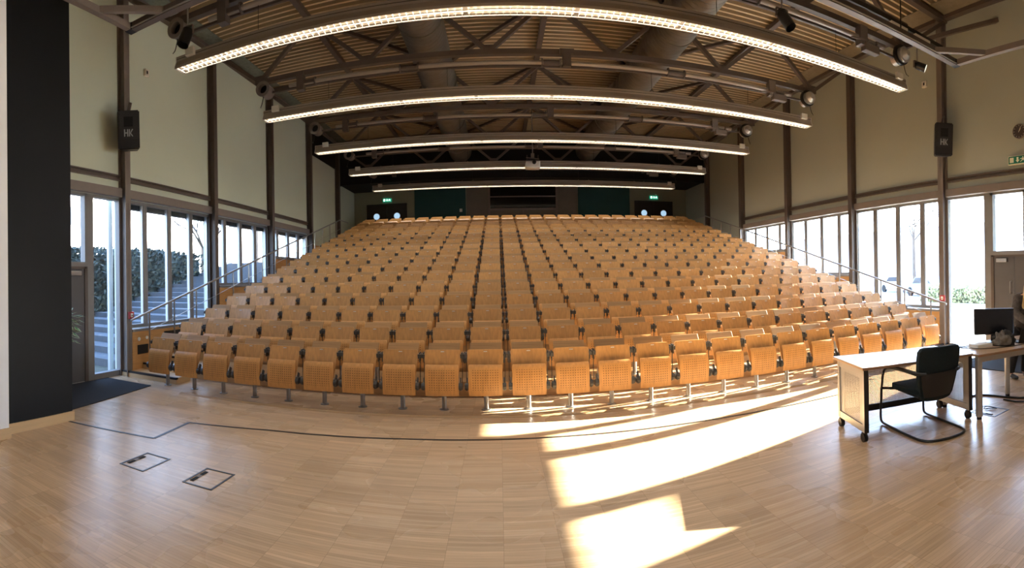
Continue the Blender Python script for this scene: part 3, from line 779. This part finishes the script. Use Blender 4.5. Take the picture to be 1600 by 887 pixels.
for x, s_, y, z, side in ((XL + .18, 1, 6.46, 1.115, 'left'), (XR - .18, -1, 6.40, 1.10, 'right')):
    a, b = sorted((x, x + s_*.045)); c = thing('fire_alarm', 'red fire alarm call point on the %s column' % side, 'fire alarm', (0, 0, 0))
    obj('case', MB().rbox(a, b, y - .065, y + .065, z - .065, z + .065, .008), red_m, c)
    a, b = sorted((x + s_*.045, x + s_*.049)); obj('glass', MB().box(a, b, y - .03, y + .03, z - .035, z + .035), white_m, c)
    a, b = sorted((x + s_*.049, x + s_*.053)); obj('button', MB().box(a, b, y - .01, y + .01, z - .01, z + .01), black_plastic, c)
# escape sign and clock on the right wall
s_ = thing('exit_sign', 'green and cream escape sign with arrow above the doors on the right wall', 'exit sign', (XR - .07, 4.58, 3.86), -PI/2)
s_.rotation_euler = (0, 0, -PI/2)
obj('sign_box', MB().rbox(-.22, .22, -.02, .06, -.085, .085, .004), cream_s, s_)
obj('sign_face', MB().box(-.205, .205, -.026, -.02, -.072, .072), green_s, s_)
obj('pictogram', pictogram(.40, .144).xf(Matrix.Translation((0, -.026, 0))), cream_s, s_)
c = thing('wall_clock', 'round dark wall clock on the right wall near the escape sign', 'clock', (XR, 4.57, 4.43), -PI/2)
obj('clock_face', MB().cyl((0, -.04, 0), (0, 0, 0), .135, 36), clock_m, c, True); obj('clock_rim', MB().ring((0, -.05, 0), (0, 0, 0), .132, .145, 36), steel_light, c, True)
for i in range(12):
    a = i*PI/6; t = MB(); t.bar((.105*math.sin(a), -.043, .105*math.cos(a)), (.122*math.sin(a), -.043, .122*math.cos(a)), .008, .004, (0, 1, 0)); obj('hour_mark', t, cream_m, c)
obj('hand', MB().bar((-.01, -.046, -.02), (.04, -.046, .085), .009, .004, (0, 1, 0)), cream_m, c); obj('hand', MB().bar((.0, -.048, 0), (.035, -.048, .05), .012, .004, (0, 1, 0)), cream_m, c)

# ------------------------------------------------------------------ floor fittings
t = MB(); z = .002
def strip(p, q, w=.035): t.bar((*p, z), (*q, z), w, .003)
strip((-4.68, 3.80), (-3.50, 4.03)); strip((-3.50, 4.03), (-3.55, 4.74)); strip((-3.55, 4.74), (-2.57, 4.94)); strip((-2.57, 4.94), (-1.0, 5.08)); strip((-1.0, 5.08), (.6, 5.12)); strip((.6, 5.12), (4.6, 5.14))
o = obj('floor_joint_strip', t, black_plastic); tag(o, 'thin black joint line stepping across the parquet in front of the seats', 'floor strip')
o = obj('floor_ledge', MB().prism([(5.89, 0), (5.93, .012), (5.97, .014), (5.97, 0)], 'x', -4.6, 5.9), mat('ledge_wood', (.33, .205, .10), .4)); tag(o, 'low darker timber threshold strip running before the front seat row', 'floor strip')
def hatch(x0, x1, y0, y1, label):
    H = thing('floor_hatch', label, 'floor hatch', (x0, y0, 0), 0)
    w, d = x1 - x0, y1 - y0; f = MB(); e = .009
    f.box(-e, w + e, -e, e, 0, .004); f.box(-e, w + e, d - e, d + e, 0, .004); f.box(-e, e, e, d - e, 0, .004); f.box(w - e, w + e, e, d - e, 0, .004)
    obj('frame', f, mat('hatch_frame', (.05, .05, .055), .4, .5), H)
    obj('cable_outlet', MB().box(.025, .06, .06, .15, .001, .005), black_m, H); obj('cable_outlet', MB().box(.025, .06, .20, .29, .001, .005), black_m, H)
    obj('lifting_strap', MB().box(.025, .06, .15, .20, .001, .005), steel_light, H)
hatch(-3.25, -2.97, 3.26, 3.64, 'square floor hatch with black cable slots, the one nearer the black wall')
hatch(-2.54, -2.255, 3.30, 3.66, 'square floor hatch with black cable slots, second from the black wall')
hatch(4.76, 5.08, 2.93, 3.27, 'floor hatch with cables under the monitor table')
o = obj('doormat', MB().prism([(-5.05, 3.95), (-5.31, 6.05), (XL, 6.05), (XL, 3.95)], 'z', 0, .012), carpet_m); tag(o, 'dark entrance mat before the grey door on the left', 'doormat')
o = obj('doormat', MB().box(6.95, XR, 3.6, 5.2, 0, .012), carpet_m); tag(o, 'dark entrance mat before the double doors on the right', 'doormat')

# ------------------------------------------------------------------ speaker's desk, chair, table and what stands on it
TA = math.radians(-16.5)
def castor(p, r=.042):
    return p
D = thing('lectern_desk', 'wheeled desk with beech top and perforated silver panels by the office chair', 'desk', (4.0, 3.62, 0), TA)
W, Dp = .66, .33
obj('desk_top', MB().rbox(-W - .05, W + .01, -Dp - .04, Dp + .06, .728, .756, .004, 1), table_top_m, D)
obj('edge_band', MB().box(-W - .053, W + .012, -Dp - .0435, -Dp - .04, .729, .755), table_edge, D)
for s_ in (-1, 1):
    x = s_*W
    fr = MB(); fr.box(x - .02, x + .02, -Dp, -Dp + .05, .10, .728); fr.box(x - .02, x + .02, Dp - .05, Dp, .10, .728); fr.box(x - .018, x + .018, -Dp + .05, Dp - .05, .66, .728); fr.box(x - .018, x + .018, -Dp + .05, Dp - .05, .10, .17)
    p_ = obj('side_frame', fr, silver, D)
    sp_ = MB().box(-Dp + .05, Dp - .05, -.003, .003, .17, .66)
    obj('perforated_panel', sp_, sheet_side_m, p_, loc=(x, 0, 0), rot=(0, 0, PI/2))
    obj('edge_profile', MB().box(x - .024, x + .024, -Dp - .008, -Dp, .10, .728), black_metal, p_)
fr = MB(); fr.box(-W + .02, W - .02, Dp - .09, Dp - .05, .13, .20); fr.box(-W + .02, W - .02, Dp - .08, Dp - .06, .66, .70)
obj('cross_rail', fr, black_metal, D)
obj('modesty_panel', MB().box(-W + .02, W - .02, Dp - .073, Dp - .067, .20, .66), sheet_m, D)
def castor_mb(x, y):
    w = MB(); w.cyl((x - .022, y, .044), (x - .006, y, .044), .044, 16); w.cyl((x + .006, y, .044), (x + .022, y, .044), .044, 16); w.cyl((x - .02, y, .044), (x + .02, y, .044), .014, 8)
    w.cyl((x, y + .01, .08), (x, y + .01, .105), .014, 8); w.box(x - .02, x + .02, y - .02, y + .03, .07, .09)
    return w
for sx in (-1, 1):
    for sy in (-1, 1): obj('castor', castor_mb(sx*(W - .0), sy*(Dp - .05)), black_plastic, D)

T2 = thing('monitor_table', 'beech topped table on round and square grey legs carrying the monitor', 'table', (5.34, 3.175, 0), TA)
obj('table_top', MB().rbox(-.715, .80, -.39, .42, .715, .742, .004, 1), table_top_m, T2)
obj('edge_band', MB().box(-.717, .802, -.394, -.39, .716, .741), table_edge, T2)
obj('apron', MB().box(-.66, .7, -.33, -.29, .64, .714).box(-.66, .7, .29, .33, .64, .714), silver, T2)
obj('leg', MB().rbox(-.71, -.645, -.38, -.315, .03, .715, .006, 1), silver, T2)
obj('leg', MB().rbox(-.71, -.645, .29, .355, .03, .715, .006, 1), silver, T2)
for x, y in ((.26, .17), (.72, -.35)): obj('leg', MB().cyl((x, y, .03), (x, y, .715), .036, 16), silver, T2, True)
for x, y in ((-.677, -.347), (-.677, .322), (.26, .17), (.72, -.35)): obj('foot', MB().cyl((x, y, 0), (x, y, .03), .03, 14), black_plastic, T2)

# cantilever chair
C = thing('cantilever_chair', 'dark teal upholstered visitor chair with black tubular cantilever frame behind the desk', 'chair', (4.0, 3.36, 0), math.radians(-14))
tube = []
for s_ in (-1, 1):
    x = s_*.295
    pts = [(x*.95, -.26, .655), (x, -.12, .665), (x, .14, .665), (x, .30, .645), (x, .36, .56), (x, .40, .30), (x, .42, .06), (x, .39, .02), (x, .28, .0145), (x, -.20, .0145), (x*.93, -.36, .0145), (x*.6, -.435, .0145), (0, -.45, .0145)]
    obj('frame_tube', MB().tube(pts, .0135, 10, 2), black_metal, C, True)
obj('seat_support', MB().tube([(-.295, .385, .40), (0, .27, .395), (.295, .385, .40)], .012, 8).tube([(-.295, .385, .4), (-.2, .24, .41), (-.2, -.2, .40)], .011, 8).tube([(.295, .385, .4), (.2, .24, .41), (.2, -.2, .40)], .011, 8), black_metal, C, True)
st = shell([(-.25, .17), (-.235, .22), (-.15, .245), (0, .25), (.18, .25), (.26, .24), (.285, .2)], lambda z, u: 0, .06, 7)
st.xf(Matrix(((1, 0, 0, 0), (0, 0, 1, 0), (0, 1, 0, .42), (0, 0, 0, 1))))
s_ = obj('seat', st, fabric_chair, C, True)
bv = s_.modifiers.new('round', 'BEVEL'); bv.width = .02; bv.segments = 3
bk = shell([(.355, .13), (.37, .18), (.42, .21), (.52, .232), (.66, .256), (.80, .268), (.88, .262), (.912, .235), (.92, .19)], lambda z, u: -.265 - .09*(z - .4)/.56 + .03*u*u, .055, 9)
s_ = obj('backrest', bk, fabric_chair, C, True); bv = s_.modifiers.new('round', 'BEVEL'); bv.width = .018; bv.segments = 3
obj('back_shell', shell([(.40, .17), (.50, .20), (.64, .23), (.655, .20)], lambda z, u: -.278 - .09*(z - .4)/.56 + .03*u*u, .012, 9), black_plastic, C, True)
for s_ in (-1, 1): obj('armrest', MB().tube([(s_*.295, .2, .675), (s_*.296, .0, .678), (s_*.292, -.16, .674), (s_*.27, -.29, .665), (s_*.2, -.325, .66)], .018, 10, 1), black_plastic, C, True)

# monitor, jacket, laptop, box, cables on the table
M_ = thing('computer_monitor', 'black flat computer monitor on the table, screen towards the chair', 'monitor', (5.45, 3.35, .742), math.radians(-60))
M_.rotation_euler = (0, 0, math.radians(-52))
obj('monitor_case', MB().rbox(-.265, .265, -.02, .04, .10, .445, .012), black_plastic, M_)
obj('screen', MB().box(-.248, .248, -.023, -.02, .118, .428), screen_m, M_)
obj('stand', MB().box(-.04, .04, .03, .055, .01, .2), black_plastic, M_); obj('base', MB().lathe([(.12, 0), (.12, .008), (.05, .016)], (0, .03, 0), 20), black_plastic, M_)
def blob(name, seed, sx, sy, sz, m, amp=.35, sub=4):
    bm = bmesh.new(); bmesh.ops.create_icosphere(bm, subdivisions=sub, radius=1)
    from mathutils import noise
    for v in bm.verts:
        d = v.co.copy(); k = 1 + amp*noise.noise(d*1.9 + Vector((seed, 0, 0))) + amp*.18*abs(noise.noise(d*4.5 + Vector((0, seed, 0))))
        v.co = Vector((d.x*sx*k, d.y*sy*k, max(0, (d.z + .35)*sz*k/1.35)))
    return MB().bm(bm)
J = thing('jacket_heap', 'crumpled dark jacket with a grey scarf heaped in front of the monitor', 'jacket', (5.29, 3.12, .742), math.radians(-52))
obj('jacket', blob('j', 3.1, .15, .10, .17, coat_m), coat_m, J, True)
obj('scarf', blob('s', 8.4, .10, .06, .15, coat2_m, .5).xf(Matrix.Translation((-.02, -.075, .02))), mat('grey_scarf', (.17, .15, .13), .9, noise=.35, nscale=14, bump=.5), J, True)
LT = thing('laptop', 'open dark laptop at the table end beside the jacket', 'laptop', (5.66, 3.02, .742), math.radians(150))
obj('laptop_base', MB().rbox(-.15, .15, -.11, .11, 0, .018, .006, 1), black_plastic, LT); obj('keyboard', MB().box(-.13, .13, -.02, .09, .018, .020), mat('keyboard_grey', (.35, .38, .42), .5), LT)
obj('lid', MB().box(-.15, .15, -.006, .006, 0, .20).xf(Matrix.Translation((0, .115, .018)) @ Matrix.Rotation(math.radians(-25), 4, 'X')), black_plastic, LT)
obj('screen', MB().box(-.135, .135, -.009, -.006, .015, .19).xf(Matrix.Translation((0, .115, .018)) @ Matrix.Rotation(math.radians(-25), 4, 'X')), screen_e, LT)
o = obj('white_box', MB().rbox(-.12, .12, -.09, .09, 0, .045, .006), white_m, None, False, None, (5.03, 3.29, .742), (0, 0, TA)); tag(o, 'flat white box on the table before the monitor', 'box')
t = MB().tube([(4.92, 3.62, .75), (4.85, 3.47, .75), (4.97, 3.45, .749), (5.1, 3.47, .75), (5.2, 3.44, .75), (5.26, 3.42, .752)], .006, 6, 2)
t.tube([(4.70, 3.55, .762), (4.80, 3.30, .762), (4.86, 3.2, .749), (5.0, 3.08, .749), (5.2, 2.96, .749), (5.5, 2.9, .749)], .005, 6, 2)
o = obj('table_cable', t, black_plastic); tag(o, 'thin black cables lying across the desk and table tops', 'cable')
t = MB().tube([(4.9, 3.62, .012), (5.27, 3.66, .012), (5.45, 3.62, .012), (5.52, 3.40, .012), (5.53, 3.2, .012), (5.60, 2.95, .012), (6.2, 2.7, .012)], .013, 8, 2)
t.tube([(5.42, 3.2, .009), (5.40, 2.95, .009), (5.7, 2.6, .009)], .009, 6, 1)
o = obj('floor_cable', t, black_plastic); tag(o, 'thick black cable looping over the floor under the monitor table', 'cable')
t = MB().tube([(4.95, 3.18, .006), (4.98, 3.08, .03), (5.05, 3.06, .006), (4.98, 3.13, .02), (4.92, 3.2, .006), (5.0, 3.2, .03), (5.06, 3.1, .006)], .005, 6, 2)
o = obj('cable_tangle', t, black_plastic); tag(o, 'small tangle of thin cable on the floor hatch under the table', 'cable')
t = MB().tube([(6.0, 3.02, .70), (5.97, 3.0, .60), (5.83, 3.02, .55), (5.72, 3.07, .60), (5.75, 3.1, .70)], .008, 6, 2).tube([(5.9, 3.04, .70), (5.85, 3.05, .62), (5.78, 3.1, .66), (5.75, 3.12, .70)], .006, 6, 2)
o = obj('hanging_cable', t, white_m); tag(o, 'white cable loops hanging under the monitor table top', 'cable')

# ------------------------------------------------------------------ the person at the right edge, bending over the table
def skinned(name, pts, edges, m, parent, sub=2):
    me = bpy.data.meshes.new(name); me.from_pydata([p[:3] for p in pts], edges, []); me.update()
    me.materials.append(m)
    o = bpy.data.objects.new(name, me); COL.objects.link(o); o.parent = parent
    sk = o.modifiers.new('skin', 'SKIN'); sk.use_smooth_shade = True
    for i, p in enumerate(pts):
        me.skin_vertices[0].data[i].radius = (p[3], p[4] if len(p) > 4 else p[3])
    me.skin_vertices[0].data[0].use_root = True
    sb = o.modifiers.new('sub', 'SUBSURF'); sb.levels = sb.render_levels = sub
    return o
PR = thing('person', 'person with long blond hair in a taupe coat and black trousers bending over the laptop', 'person', (6.63, 3.60, 0), math.radians(-25))
PR.scale = (.92, .92, .92)
# local frame: faces -Y (towards the table); bends forward from the hips
body = [(0, .02, .93, .145, .115), (0, -.02, 1.06, .135, .11), (0, -.09, 1.22, .155, .115), (0, -.16, 1.36, .135, .10), (0, -.225, 1.41, .055, .055), (0, -.30, 1.45, .06, .065), (0, -.35, 1.495, .085, .10), (0, -.335, 1.57, .075, .09),
        (.16, -.16, 1.37, .06), (.235, -.20, 1.16, .05), (.20, -.42, 1.02, .04), (.17, -.50, .98, .03),
        (-.16, -.16, 1.37, .06), (-.24, -.20, 1.15, .05), (-.21, -.41, 1.02, .04), (-.18, -.50, .98, .03),
        (.095, .02, .84, .095), (.10, -.02, .50, .065), (.11, .05, .13, .040), (.113, .045, .08, .034), (.113, .044, .075, .03),
        (-.095, .02, .84, .095), (-.10, -.0, .50, .065), (-.12, .10, .13, .040), (-.12, .095, .08, .034), (-.12, .094, .075, .03)]
ed = [(0,1),(1,2),(2,3),(3,4),(4,5),(5,6),(6,7),(3,8),(8,9),(9,10),(10,11),(3,12),(12,13),(13,14),(14,15),(0,16),(16,17),(17,18),(18,19),(19,20),(0,21),(21,22),(22,23),(23,24),(24,25)]
skinned('body', body, ed, skin_m, PR)
coat = [(0, .03, .78, .185, .15), (0, .01, .95, .18, .15), (0, -.03, 1.08, .17, .145), (0, -.09, 1.22, .185, .15), (0, -.155, 1.36, .155, .13), (0, -.20, 1.42, .085, .085),
        (.17, -.155, 1.365, .085), (.245, -.20, 1.16, .075), (.205, -.41, 1.03, .06), (.19, -.45, 1.01, .052), (-.17, -.155, 1.365, .085), (-.25, -.20, 1.15, .075), (-.215, -.40, 1.03, .06), (-.2, -.44, 1.01, .052)]
skinned('coat', coat, [(0,1),(1,2),(2,3),(3,4),(4,5),(4,6),(6,7),(7,8),(8,9),(4,10),(10,11),(11,12),(12,13)], coat2_m, PR)
tr = [(0, .025, .90, .15, .125), (.095, .02, .82, .105), (.10, -.02, .50, .078), (.11, .05, .12, .058), (.11, .05, .09, .056), (-.095, .02, .82, .105), (-.10, 0, .50, .078), (-.12, .10, .12, .058), (-.12, .10, .09, .056)]
skinned('trousers', tr, [(0,1),(1,2),(2,3),(3,4),(0,5),(5,6),(6,7),(7,8)], trouser_m, PR)
for s_, yo in ((1, 0), (-1, .05)):
    sh = [(s_*.118, .06 + yo, .045, .045, .045), (s_*.12, -.02 + yo, .045, .046, .042), (s_*.125, -.14 + yo, .034, .042, .032)]
    skinned('shoe', sh, [(0,1),(1,2)], black_plastic, PR)
# hands: palm with five fingers each
for s_ in (1, -1):
    hx, hy, hz = s_*.175, -.52, .965
    hp = [(hx, hy + .03, hz + .01, .030, .02), (hx, hy - .03, hz, .038, .016)]; he = [(0, 1)]
    hand = skinned('hand', hp, he, skin_m, PR)
    for q, (dx, ln) in enumerate(((-.030, .066), (-.010, .075), (.011, .070), (.030, .055))):
        fp = [(hx + dx, hy - .05, hz, .0095), (hx + dx*1.15, hy - .05 - ln*.55, hz - .006, .0088), (hx + dx*1.2, hy - .05 - ln, hz - .030, .0075)]
        skinned('finger', fp, [(0,1),(1,2)], skin_m, hand)
    fp = [(hx - s_*.028, hy + .0, hz, .011), (hx - s_*.058, hy - .035, hz - .008, .010), (hx - s_*.066, hy - .065, hz - .018, .0085)]
    skinned('thumb', fp, [(0,1),(1,2)], skin_m, hand)
# hair: cap and falling strands; face features
bm = bmesh.new(); bmesh.ops.create_uvsphere(bm, u_segments=24, v_segments=16, radius=1)
for v in bm.verts:
    c = v.co.copy()
    if c.y < -.25 and c.z < .35: c.y = -.25 + (c.y + .25)*.25
    v.co = Vector((c.x*.105, c.y*.125, c.z*.12))
hc = MB().bm(bm, Matrix.Translation((0, -.262, 1.625)))
rr = random.Random(3)
for i in range(230):
    a = rr.uniform(0, 2*PI); cx_, sy_ = math.cos(a), math.sin(a)
    face = sy_ < -.72
    w = rr.uniform(.95, 1.12); e1, e2 = rr.uniform(-.025, .025), rr.uniform(-.03, .03)
    P_ = lambda k, z: (.105*cx_*k*w, -.262 + .123*sy_*k*w, z)
    pts = [P_(.12, 1.745), P_(.55, 1.728), P_(.88, 1.69), P_(1.02, 1.63)]
    if face:
        sx_ = 1 if cx_ >= 0 else -1
        pts = pts[:3] + [(.085*sx_ + e1*.4, -.345, 1.64), (.118*sx_ + e1*.5, -.335, 1.56)]
    x1, y1 = pts[-1][0], pts[-1][1]
    ln = rr.uniform(.9, 1.15)
    pts += [(x1*1.08 + e1*.3, y1 - .005, 1.53), (x1*1.22 + e1, y1 - .02, 1.53 - .10*ln), (x1*1.25 + e1*1.6, y1 - .035 + e2, 1.53 - .21*ln)]
    hc.tube(pts, rr.uniform(.006, .010), 5, 1)
hc.xf(Matrix.Translation((0, -.065, -.09)))
obj('hair', hc, hair_m, PR, True)
fc = MB(); fc.cyl((0, -.44, 1.495), (0, -.47, 1.48), .014, 10, .010); obj('nose', fc, skin_m, PR, True)
for s_ in (-1, 1):
    bm = bmesh.new(); bmesh.ops.create_uvsphere(bm, u_segments=12, v_segments=8, radius=.0115); obj('eye', MB().bm(bm, Matrix.Translation((s_*.032, -.424, 1.515))), white_m, PR, True)
    bm = bmesh.new(); bmesh.ops.create_uvsphere(bm, u_segments=10, v_segments=6, radius=.02); obj('ear', MB().bm(bm, Matrix.Translation((s_*.088, -.345, 1.51)) @ Matrix.Diagonal((.4, .8, 1.3, 1))), skin_m, PR, True)
obj('mouth', MB().rbox(-.022, .022, -.443, -.431, 1.455, 1.466, .004), mat('lips', (.45, .15, .13), .5), PR)

# ------------------------------------------------------------------ potted plant behind the black wall
PL = thing('potted_plant', 'variegated potted plant showing behind the black wall by the grey door', 'plant', (-5.57, 4.42, .013))
obj('pot', MB().lathe([(.10, 0), (.125, .26), (.13, .28), (.12, .28), (.11, .25)], (0, 0, 0), 24), pot_m, PL, True)
obj('stem', MB().tube([(0, 0, .28), (.01, .0, .7), (.0, .02, 1.35)], .012, 8).tube([(0, 0, .6), (.12, .03, 1.1)], .008, 6).tube([(0, 0, .6), (-.12, .05, 1.15)], .008, 6), bark_m, PL)
lf, le = MB(), MB(); rr = random.Random(5)
for i in range(110):
    a = rr.uniform(0, 2*PI); z = rr.uniform(.86, 1.30); r = rr.uniform(.06, .25)*(1 - .3*abs(z - 1.1)/.25)
    c = Vector((r*math.cos(a), r*math.sin(a), z)); d = Vector((math.cos(a), math.sin(a), rr.uniform(-.7, .3))).normalized(); s_ = d.cross(Vector((0, 0, 1))).normalized(); n_ = s_.cross(d)
    ln = rr.uniform(.10, .17)
    def leaf(mb, k, off):
        mb.add([c + n_*off, c + d*ln*.35 + s_*ln*.32*k + n_*(off - .006), c + d*ln*(.6 + .4*k), c + d*ln*.35 - s_*ln*.32*k + n_*(off - .006)], [(0, 1, 2), (0, 2, 3)])
    leaf(le, 1, 0); leaf(lf, .68, .003)
obj('foliage', lf, leaf_m, PL); obj('leaf_edges', le, leaf_e, PL)

# ------------------------------------------------------------------ outside
struct('ground', MB().box(-90, 90, -60, 90, -.5, -.16), paving)
struct('lawn', MB().box(9.2, 60, 2, 50, -.17, -.14), mat('pale_paving', (.55, .55, .52), .9, noise=.08))
t = MB()
for i in range(18):
    y0 = 7.0 + .62*i; t.box(-11.2, XL - .24, y0, 60 if i == 17 else y0 + .63, -.16, .14*(i + 1) - .02)
struct('path_steps', t, concrete)
t = MB().box(-40, -11.2, 2, 60, -.16, .6).box(-11.2, XL - .24, 2, 7.0, -.16, -.04); struct('terrain', t, mat('bank_soil', (.10, .10, .075), .95, noise=.3, nscale=3))
from mathutils import noise as _ns
def leafy(x0, x1, y0, y1, z0, z1, n, seed, s0=.05, s1=.11):
    r2 = random.Random(seed); t = MB()
    for _ in range(n):
        u = r2.random(); p = Vector((r2.uniform(x0, x1), r2.uniform(y0, y1), r2.uniform(z0, z1)))
        q = r2.random()
        if q < .5: p.x = x1 if x1 < 0 else x0
        elif q < .8: p.z = z1
        k = .12*_ns.noise(p*1.3); p += Vector((k, k, k)) + Vector((r2.gauss(0, .06), r2.gauss(0, .06), r2.gauss(0, .05)))
        a = Vector((r2.gauss(0, 1), r2.gauss(0, 1), r2.gauss(0, 1))).normalized(); b = a.orthogonal().normalized(); c = a.cross(b); s_ = r2.uniform(s0, s1)
        t.add([p + b*s_, p + c*s_*.6, p - b*s_, p - c*s_*.6], [(0, 1, 2, 3)])
    return t
H = thing('hedge', 'long clipped dark hedge on the bank outside the left windows', 'hedge', (0, 0, 0))
obj('foliage', leafy(-12.6, -11.1, 4.0, 16.0, .5, 2.75, 9000, 4), hedge_m, H); obj('core', MB().box(-12.5, -11.3, 4.1, 15.9, .4, 2.62), hedge_m, H)
H = thing('hedge', 'small green hedge outside the glass panel on the right', 'hedge', (0, 0, 0))
obj('foliage', leafy(22.0, 24.0, 14.0, 18.6, -.1, .72, 1800, 9, .07, .13), mat('hazed_hedge', (.27, .31, .20), .9, noise=.4, nscale=10), H); obj('core', MB().box(22.1, 23.9, 14.1, 18.5, -.14, .66), hedge_m, H)  # right hedge leaves greyed and paled: outdoor haze put into their colour
def tree(x, y, z0, h, label, seed):
    T = thing('bare_tree', label, 'tree', (x, y, z0)); r2 = random.Random(seed); t = MB()
    obj('trunk', MB().cyl((0, 0, 0), (0, 0, h*.55), .16, 10, .11), bark_m, T)
    def grow(p, d, ln, r, lv):
        q = p + d*ln; t.cyl(p, q, r, 6, r*.65)
        if lv == 0: return
        for _ in range(3):
            e = (d + Vector((r2.gauss(0, .55), r2.gauss(0, .55), r2.gauss(.1, .3)))).normalized(); grow(q, e, ln*.72, r*.62, lv - 1)
    for _ in range(4):
        grow(Vector((0, 0, h*.53)), Vector((r2.gauss(0, .6), r2.gauss(0, .6), .8)).normalized(), h*.2, .07, 3)
    obj('branches', t, bark_m, T)
tree(-13.6, 19.5, .6, 5.2, 'bare pollarded tree outside the left windows', 2)
tree(-13.8, 25.5, .6, 8, 'tall bare tree outside the second left window bay', 12)
tree(30, 26, -.1, 8, 'bare tree outside the right windows', 5)
def building(name, x0, x1, y0, y1, h, label, faces, z0=-.16):
    B = thing('building', label, 'building', (0, 0, 0)); obj('wall', MB().box(x0, x1, y0, y1, z0, h), facade_m, B)
    for (xa, xb, ya, yb, za, zb) in faces: obj('window', MB().box(xa, xb, ya, yb, za, zb), facade_glass if xa < 0 else mat('hazy_window', (.30, .34, .40), .4), B)
    return B
building('b', -36, -30, 10, 62, 10, 'long white building beyond the hedge on the left', [(-30.02, -29.98, y, y + 1.0, z, z + 1.5) for y in (24, 28, 32, 36, 40, 44, 48) for z in (3.1, 6.4)])
building('b', 44, 52, 24, 62, 6.8, 'white building across the yard on the right', [(43.98, 44.02, y, y + 1.1, z, z + 1.6) for y in (33, 36, 39, 42, 46) for z in (1.6, 4.2)])
# added unseen sun blocker, its outline shaped to trim sun through the transom
B = thing('building', 'added white sun blocker outside the right hand doors, out of view', 'building', (0, 0, 0))
obj('wall', MB().prism([(-9, -.16), (6.85, -.16), (6.85, 5.08), (6.22, 5.08), (6.17, 4.7), (6.05, 4.7), (5.98, 5.6), (4.6, 6.4), (-9, 8.5)], 'x', 15, 20), facade_m, B)
o = obj('door_canopy', MB().box(XR + .23, 9.62, 3.4, 7.38, 3.34, 3.44), steel_light); tag(o, 'added flat slab outside the right wall, cutting the sun above the doors', 'canopy')  # added for its shade, trims the far edge of the sun patch
o = obj('downpipe', MB().cyl((-6.95, 6.72, -.16), (-6.95, 6.72, 6.5), .06, 14).cyl((-6.95, 6.72, 1.0), (-6.95, 6.72, 1.04), .068, 14).cyl((-6.95, 6.72, 2.4), (-6.95, 6.72, 2.44), .068, 14), zinc, None, True); tag(o, 'pale round downpipe outside the tall glass panel on the left', 'pipe')
def car(loc, rz, m, label):
    Cc = thing('car', label, 'car', loc, rz)
    obj('car_body', MB().prism([(-2.1, .25), (2.1, .25), (2.15, .6), (2.0, .82), (1.1, .92), (.55, 1.38), (-1.0, 1.42), (-1.75, .98), (-2.1, .9)], 'y', -.85, .85), m, Cc)
    obj('windows', MB().prism([(.98, .92), (.52, 1.32), (-.95, 1.35), (-1.55, .96)], 'y', -.86, .86), facade_glass, Cc)
    for x in (-1.35, 1.35):
        for y in (-.8, .8): obj('wheel', MB().cyl((x, y - .1, .32), (x, y + .1, .32), .32, 18), tyre_m, Cc)
car((27, 22.0, -.14), math.radians(70), car_blue, 'parked blue car seen through the right windows')
car((31, 28.5, -.14), math.radians(75), car_white, 'parked white car seen through the right windows')

# ------------------------------------------------------------------ light
sun = bpy.data.lights.new('sun', 'SUN'); sun.energy = 40; sun.angle = math.radians(.55); sun.color = (1., .86, .66)
so = bpy.data.objects.new('sun', sun); COL.objects.link(so)
so.rotation_euler = Vector((-1, -.235, -.367)).to_track_quat('-Z', 'Y').to_euler()
w = bpy.data.worlds.new('world'); sc.world = w; w.use_nodes = True
nt = w.node_tree; nt.nodes.clear(); N = nt.nodes.new; L = nt.links.new
tc = N('ShaderNodeTexCoord'); sx = N('ShaderNodeSeparateXYZ'); L(tc.outputs['Generated'], sx.inputs[0])
rmp = N('ShaderNodeValToRGB'); e = rmp.color_ramp.elements
e[0].position = 0; e[0].color = (.80, .89, 1., 1); e[1].position = .6; e[1].color = (.33, .54, 1., 1)
L(sx.outputs[2], rmp.inputs[0])
bg = N('ShaderNodeBackground'); L(rmp.outputs[0], bg.inputs[0])
dt = N('ShaderNodeVectorMath'); dt.operation = 'DOT_PRODUCT'; dt.inputs[1].default_value = tuple(Vector((1, .235, .367)).normalized()); L(tc.outputs['Generated'], dt.inputs[0])
gm = N('ShaderNodeMapRange'); gm.interpolation_type = 'SMOOTHSTEP'; gm.inputs[1].default_value = .1; gm.inputs[2].default_value = 1.0; gm.inputs[3].default_value = SKY; gm.inputs[4].default_value = SKY*3.2; L(dt.outputs['Value'], gm.inputs[0]); L(gm.outputs[0], bg.inputs['Strength'])
wo = N('ShaderNodeOutputWorld'); L(bg.outputs[0], wo.inputs[0])
# daylight portals in the window openings (they only guide sampling)
for side, x, ry in (('left', XL - .2, -PI/2), ('right', XR + .2, PI/2)):
    for (a, b, z0, z1) in [(3.72 if side == 'right' else 4.2, 6.38, 1.3, HEAD), (6.47, 12.2, .85, HEAD)]:
        l = bpy.data.lights.new('sky_portal', 'AREA'); l.shape = 'RECTANGLE'; l.size = z1 - z0; l.size_y = b - a; l.cycles.is_portal = True
        o = bpy.data.objects.new('sky_portal', l); COL.objects.link(o); o.location = (x, (a + b)/2, (z0 + z1)/2); o.rotation_euler = (0, ry, 0)
sc.view_settings.view_transform = 'Standard'
sc.view_settings.look = 'None'
sc.view_settings.exposure = 1.5
sc.cycles.use_denoising = True
sc.cycles.max_bounces = 10; sc.cycles.diffuse_bounces = 6; sc.cycles.transparent_max_bounces = 16
sc.cycles.sample_clamp_indirect = 5
